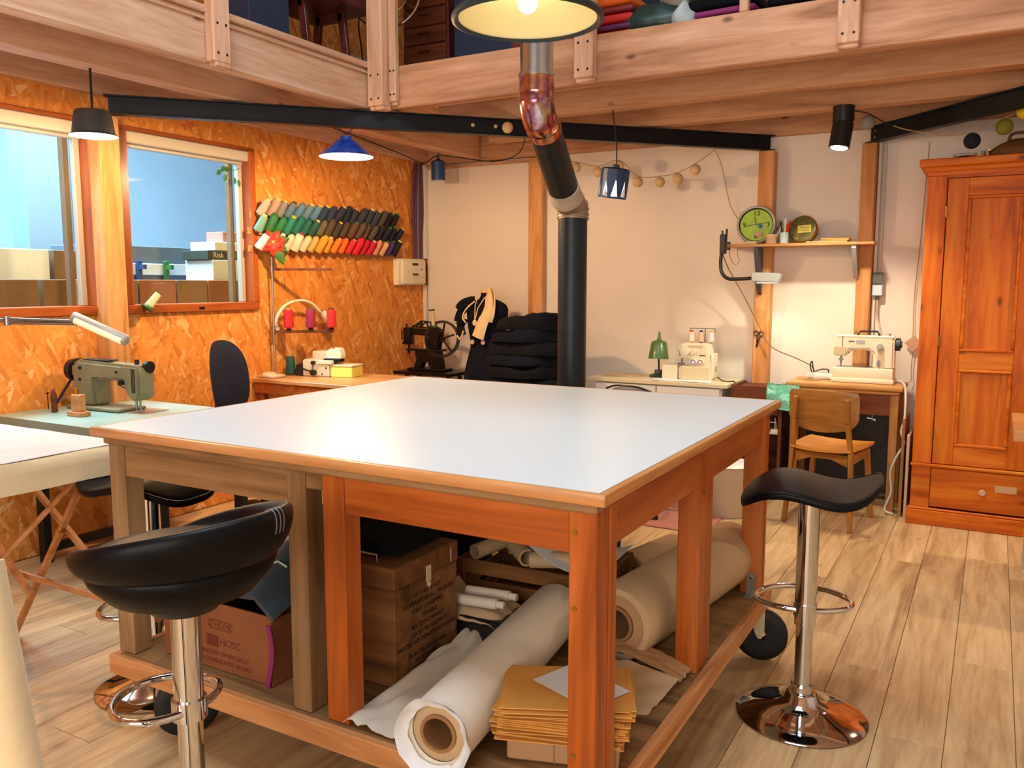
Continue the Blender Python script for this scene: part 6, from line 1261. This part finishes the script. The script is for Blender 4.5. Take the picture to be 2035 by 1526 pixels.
# fabric piles
random.seed(3)
def folded(x, y, z, wx, wy, h, m_, label, rz=0):
    o = ob('folded_fabric', B().box((0, 0, h/2), (wx, wy, h), bev=min(h*.45, .02), seg=3).jit(.004, 14), m_, None, 60, loc=(x, y, z), rot=(0, 0, rz)); return tag(o, label, 'fabric', 'fabrics piled on the right loft')
z = LF
for i, (m_, h, nm) in enumerate((('red', .055, 'red folded fabric, lowest of the pile right of the pendant lamp'), ('orange', .03, 'orange folded fabric second in the pile by the pendant lamp'), ('purple', .03, 'purple folded fabric in the pile by the pendant lamp'), ('red', .045, 'red folded fabric above the purple one by the pendant lamp'), ('red_dark', .03, 'dark red folded fabric high in the pile by the pendant lamp'), ('orange', .05, 'bright orange fabric topmost by the pendant lamp'))): folded(-1.90, 4.40, z, .42, .40, h, m_, nm, random.uniform(-.05, .05)); z += h+.006
fz = tag(ob('fur_bundle', B().sph((-1.60, 4.28, LF+.12), .12, (1.55, .8, .80), 24).jit(.02, 12), 'green_dark', None, 70), 'dark teal fur bundle on the edge of the right loft', 'fur')
tag(ob('white_fur', B().sph((-1.43, 4.26, LF+.10), .10, (.55, .9, .95), 20).jit(.02, 14), 'fringe', None, 70), 'white fur strip at the right end of the teal fur bundle', 'fur')
z = LF
for i, (m_, h, nm) in enumerate((('denim_blue', .05, 'bright blue fabric lowest right of the fur bundle'), ('green_dark', .035, 'dark green fabric above the bright blue one'), ('magenta', .03, 'magenta fabric in the middle of the right pile'), ('dark_cloth', .05, 'black fabric above the magenta one'), ('machine_green', .06, 'grey-green fabric topmost right of the fur bundle'))): folded(-1.25, 4.42, z, .36, .40, h, m_, nm, random.uniform(-.06, .06)); z += h+.006
z = LF
for i, (m_, h, nm) in enumerate((('rug_red', .05, 'brick red fabric lowest by the thin baluster'), ('red_dark', .03, 'dark red patterned fabric by the thin baluster'), ('dark_cloth', .04, 'black fabric topmost by the thin baluster'))): folded(-.83, 4.40, z, .38, .40, h, m_, nm, random.uniform(-.04, .04)); z += h+.006
z = LF
for i, (m_, h, nm) in enumerate((('navy', .04, 'navy fabric lowest at the far right of the loft'), ('magenta', .04, 'pink fabric above the navy one at the far right'), ('fringe', .05, 'pale fabric topmost at the far right of the loft'))): folded(-.40, 4.42, z, .36, .40, h, m_, nm, random.uniform(-.04, .04)); z += h+.006

# ================================================================== hall behind the inner windows
struct('floor_hall', B().bb(-8.2, -4.36, 0, 9, -.1, 0), 'hall_grey'); struct('wall_hall', B().bb(-8.3, -8.2, 0, 9, -.1, 4.2), 'hall_wall')
struct('wall_hall_end', B().bb(-8.2, -4.36, 8.9, 9.0, -.1, 4.2), 'hall_wall'); struct('wall_hall_near', B().bb(-8.2, -4.36, -.1, 0, -.1, 4.2), 'hall_wall'); struct('ceiling_hall', B().bb(-8.3, -4.36, -.1, 9.0, 4.1, 4.2), 'hall_wall')
def tb(nm, x0, x1, y0, y1, z0, z1, m_, label, cat, bev=.004): return tag(ob(nm, B().bb(x0, x1, y0, y1, z0, z1, bev=bev), m_), label, cat)
for i, (y0, y1, m_, lab) in enumerate(((2.05, 2.79, 'hall_brown', 'brown board behind the left window, at the picture edge'), (2.82, 3.00, 'hall_brown', 'narrow brown board behind the left window by its frame'), (3.01, 3.20, 'desk_x', 'yellowish board behind the post between the windows'), (3.21, 3.42, 'hall_brown', 'brown board behind the right window, left end'), (3.43, 3.70, 'board_brown', 'reddish brown board behind the right window'), (3.71, 3.95, 'hall_brown', 'brown board in the middle behind the right window'), (3.96, 4.16, 'board_brown', 'lighter brown board behind the right window'), (4.17, 4.60, 'hall_brown', 'brown board behind the right window, right end'))): tag(ob('hall_board', B().bb(-4.66, -4.60, y0, y1, 0, 1.425, bev=.004), m_), lab, 'board', 'boards leaning behind the inner windows')
tb('hall_cabinet', -5.3, -4.85, 2.45, 3.02, 0, 1.60, 'hall_box', 'pale cabinet behind the left window', 'cabinet'); tb('hall_crate', -5.15, -4.85, 3.05, 3.42, 0, 1.60, 'hall_brown', 'grey-brown crate behind the left window frame', 'crate')
tb('hall_counter', -5.6, -5.15, 3.5, 4.8, 0, 1.66, 'hall_dark', 'dark slate counter behind the right window', 'counter')
tr2 = tb('tool_rail', -5.148, -5.13, 3.55, 4.75, 1.46, 1.54, 'hall_box', 'pale tool rail on the dark counter behind the right window', 'rail')
for y, m_, lab in ((3.62, 'tag_card', 'orange clamp on the tool rail'), (3.80, 'blue_dark', 'blue clamp on the tool rail'), (4.02, 'leaf', 'green clamp on the tool rail'), (4.25, 'grey_dark', 'grey clamp on the tool rail')): tag(ob('clamp', B().bb(-5.129, -5.10, y, y+.035, 1.40, 1.56, bev=.004).bb(-5.10, -5.05, y+.005, y+.03, 1.50, 1.53), m_), lab, 'clamp')
tb('white_box', -4.98, -4.70, 4.09, 4.55, 0, 1.565, 'hall_box', 'large white box in the hall below the dark game box', 'box')
rb = thing('board_game', 'dark board game box with pale lettering stacked behind the right window', 'box', (-4.84, 4.28, 1.566)); ob('box', B().bb(-.13, .13, -.22, .22, 0, .062, bev=.002), 'risk', rb)
for y in (-.13, .10): text('lettering', 'Risk', .055, 'cream', rb, (.1302, y, .031), (pi/2, 0, pi/2), .0004)
ob('label_band', B().bb(.1301, .131, -.03, .03, .008, .055), 'tin_gold', rb)
tb('white_box', -4.97, -4.72, 4.13, 4.50, 1.6285, 1.69, 'hall_box', 'flat white box lying on the dark lettered game box', 'box'); tb('picture_box', -4.93, -4.76, 4.24, 4.45, 1.691, 1.765, 'rug_red', 'small red and blue picture box topmost of the hall stack', 'box')
tag(ob('hall_column', B().bb(-6.2, -6.0, 3.6, 3.85, 0, 4.09), 'hall_grey'), 'blue-grey column seen through the left window', 'column'); tag(ob('hall_curtain', B().shell(lambda u, v: (-6.6+.03*sin(u*40), 3.98+.40*u, .02+3.9*v), 60, 4, .004), 'hall_dark', None, 60), 'slate blue curtain in the hall seen through the left window', 'curtain')
tag(ob('hall_sack', B().sph((-5.35, 3.72, 1.705), .06, (1, 1.3, .6), 14), 'hall_box', None, 70), 'white cloth lump on the counter behind the right window', 'cloth')
gs = thing('window_sprig', 'green leaf sprig hanging at the upper right of the right window', 'plant', (-4.30, 3.93, 2.12))
ob('stem', B().tube([(0, .06, .02), (0, 0, .0), (0, -.08, -.01)], .002, 5), 'leaf', gs)
for i, (y, z, a) in enumerate(((-.09, -.01, 2.6), (-.05, -.03, 2.1), (-.02, .01, 3.4), (.02, -.04, 1.8), (.045, -.05, 1.4), (-.06, .02, 3.9))):
    d = V((0, cos(a), -abs(sin(a)))); s = V((0, -d.z, d.y)); c0 = V((0, y, z))
    ob('leaf', B().shell(lambda u, v: c0+d*(.05*u)+s*(.026*sin(pi*u)*(v-.5)*2*.6)+V((.004*sin(pi*v), 0, 0)), 7, 5, .0008), 'leaf', gs, 60)
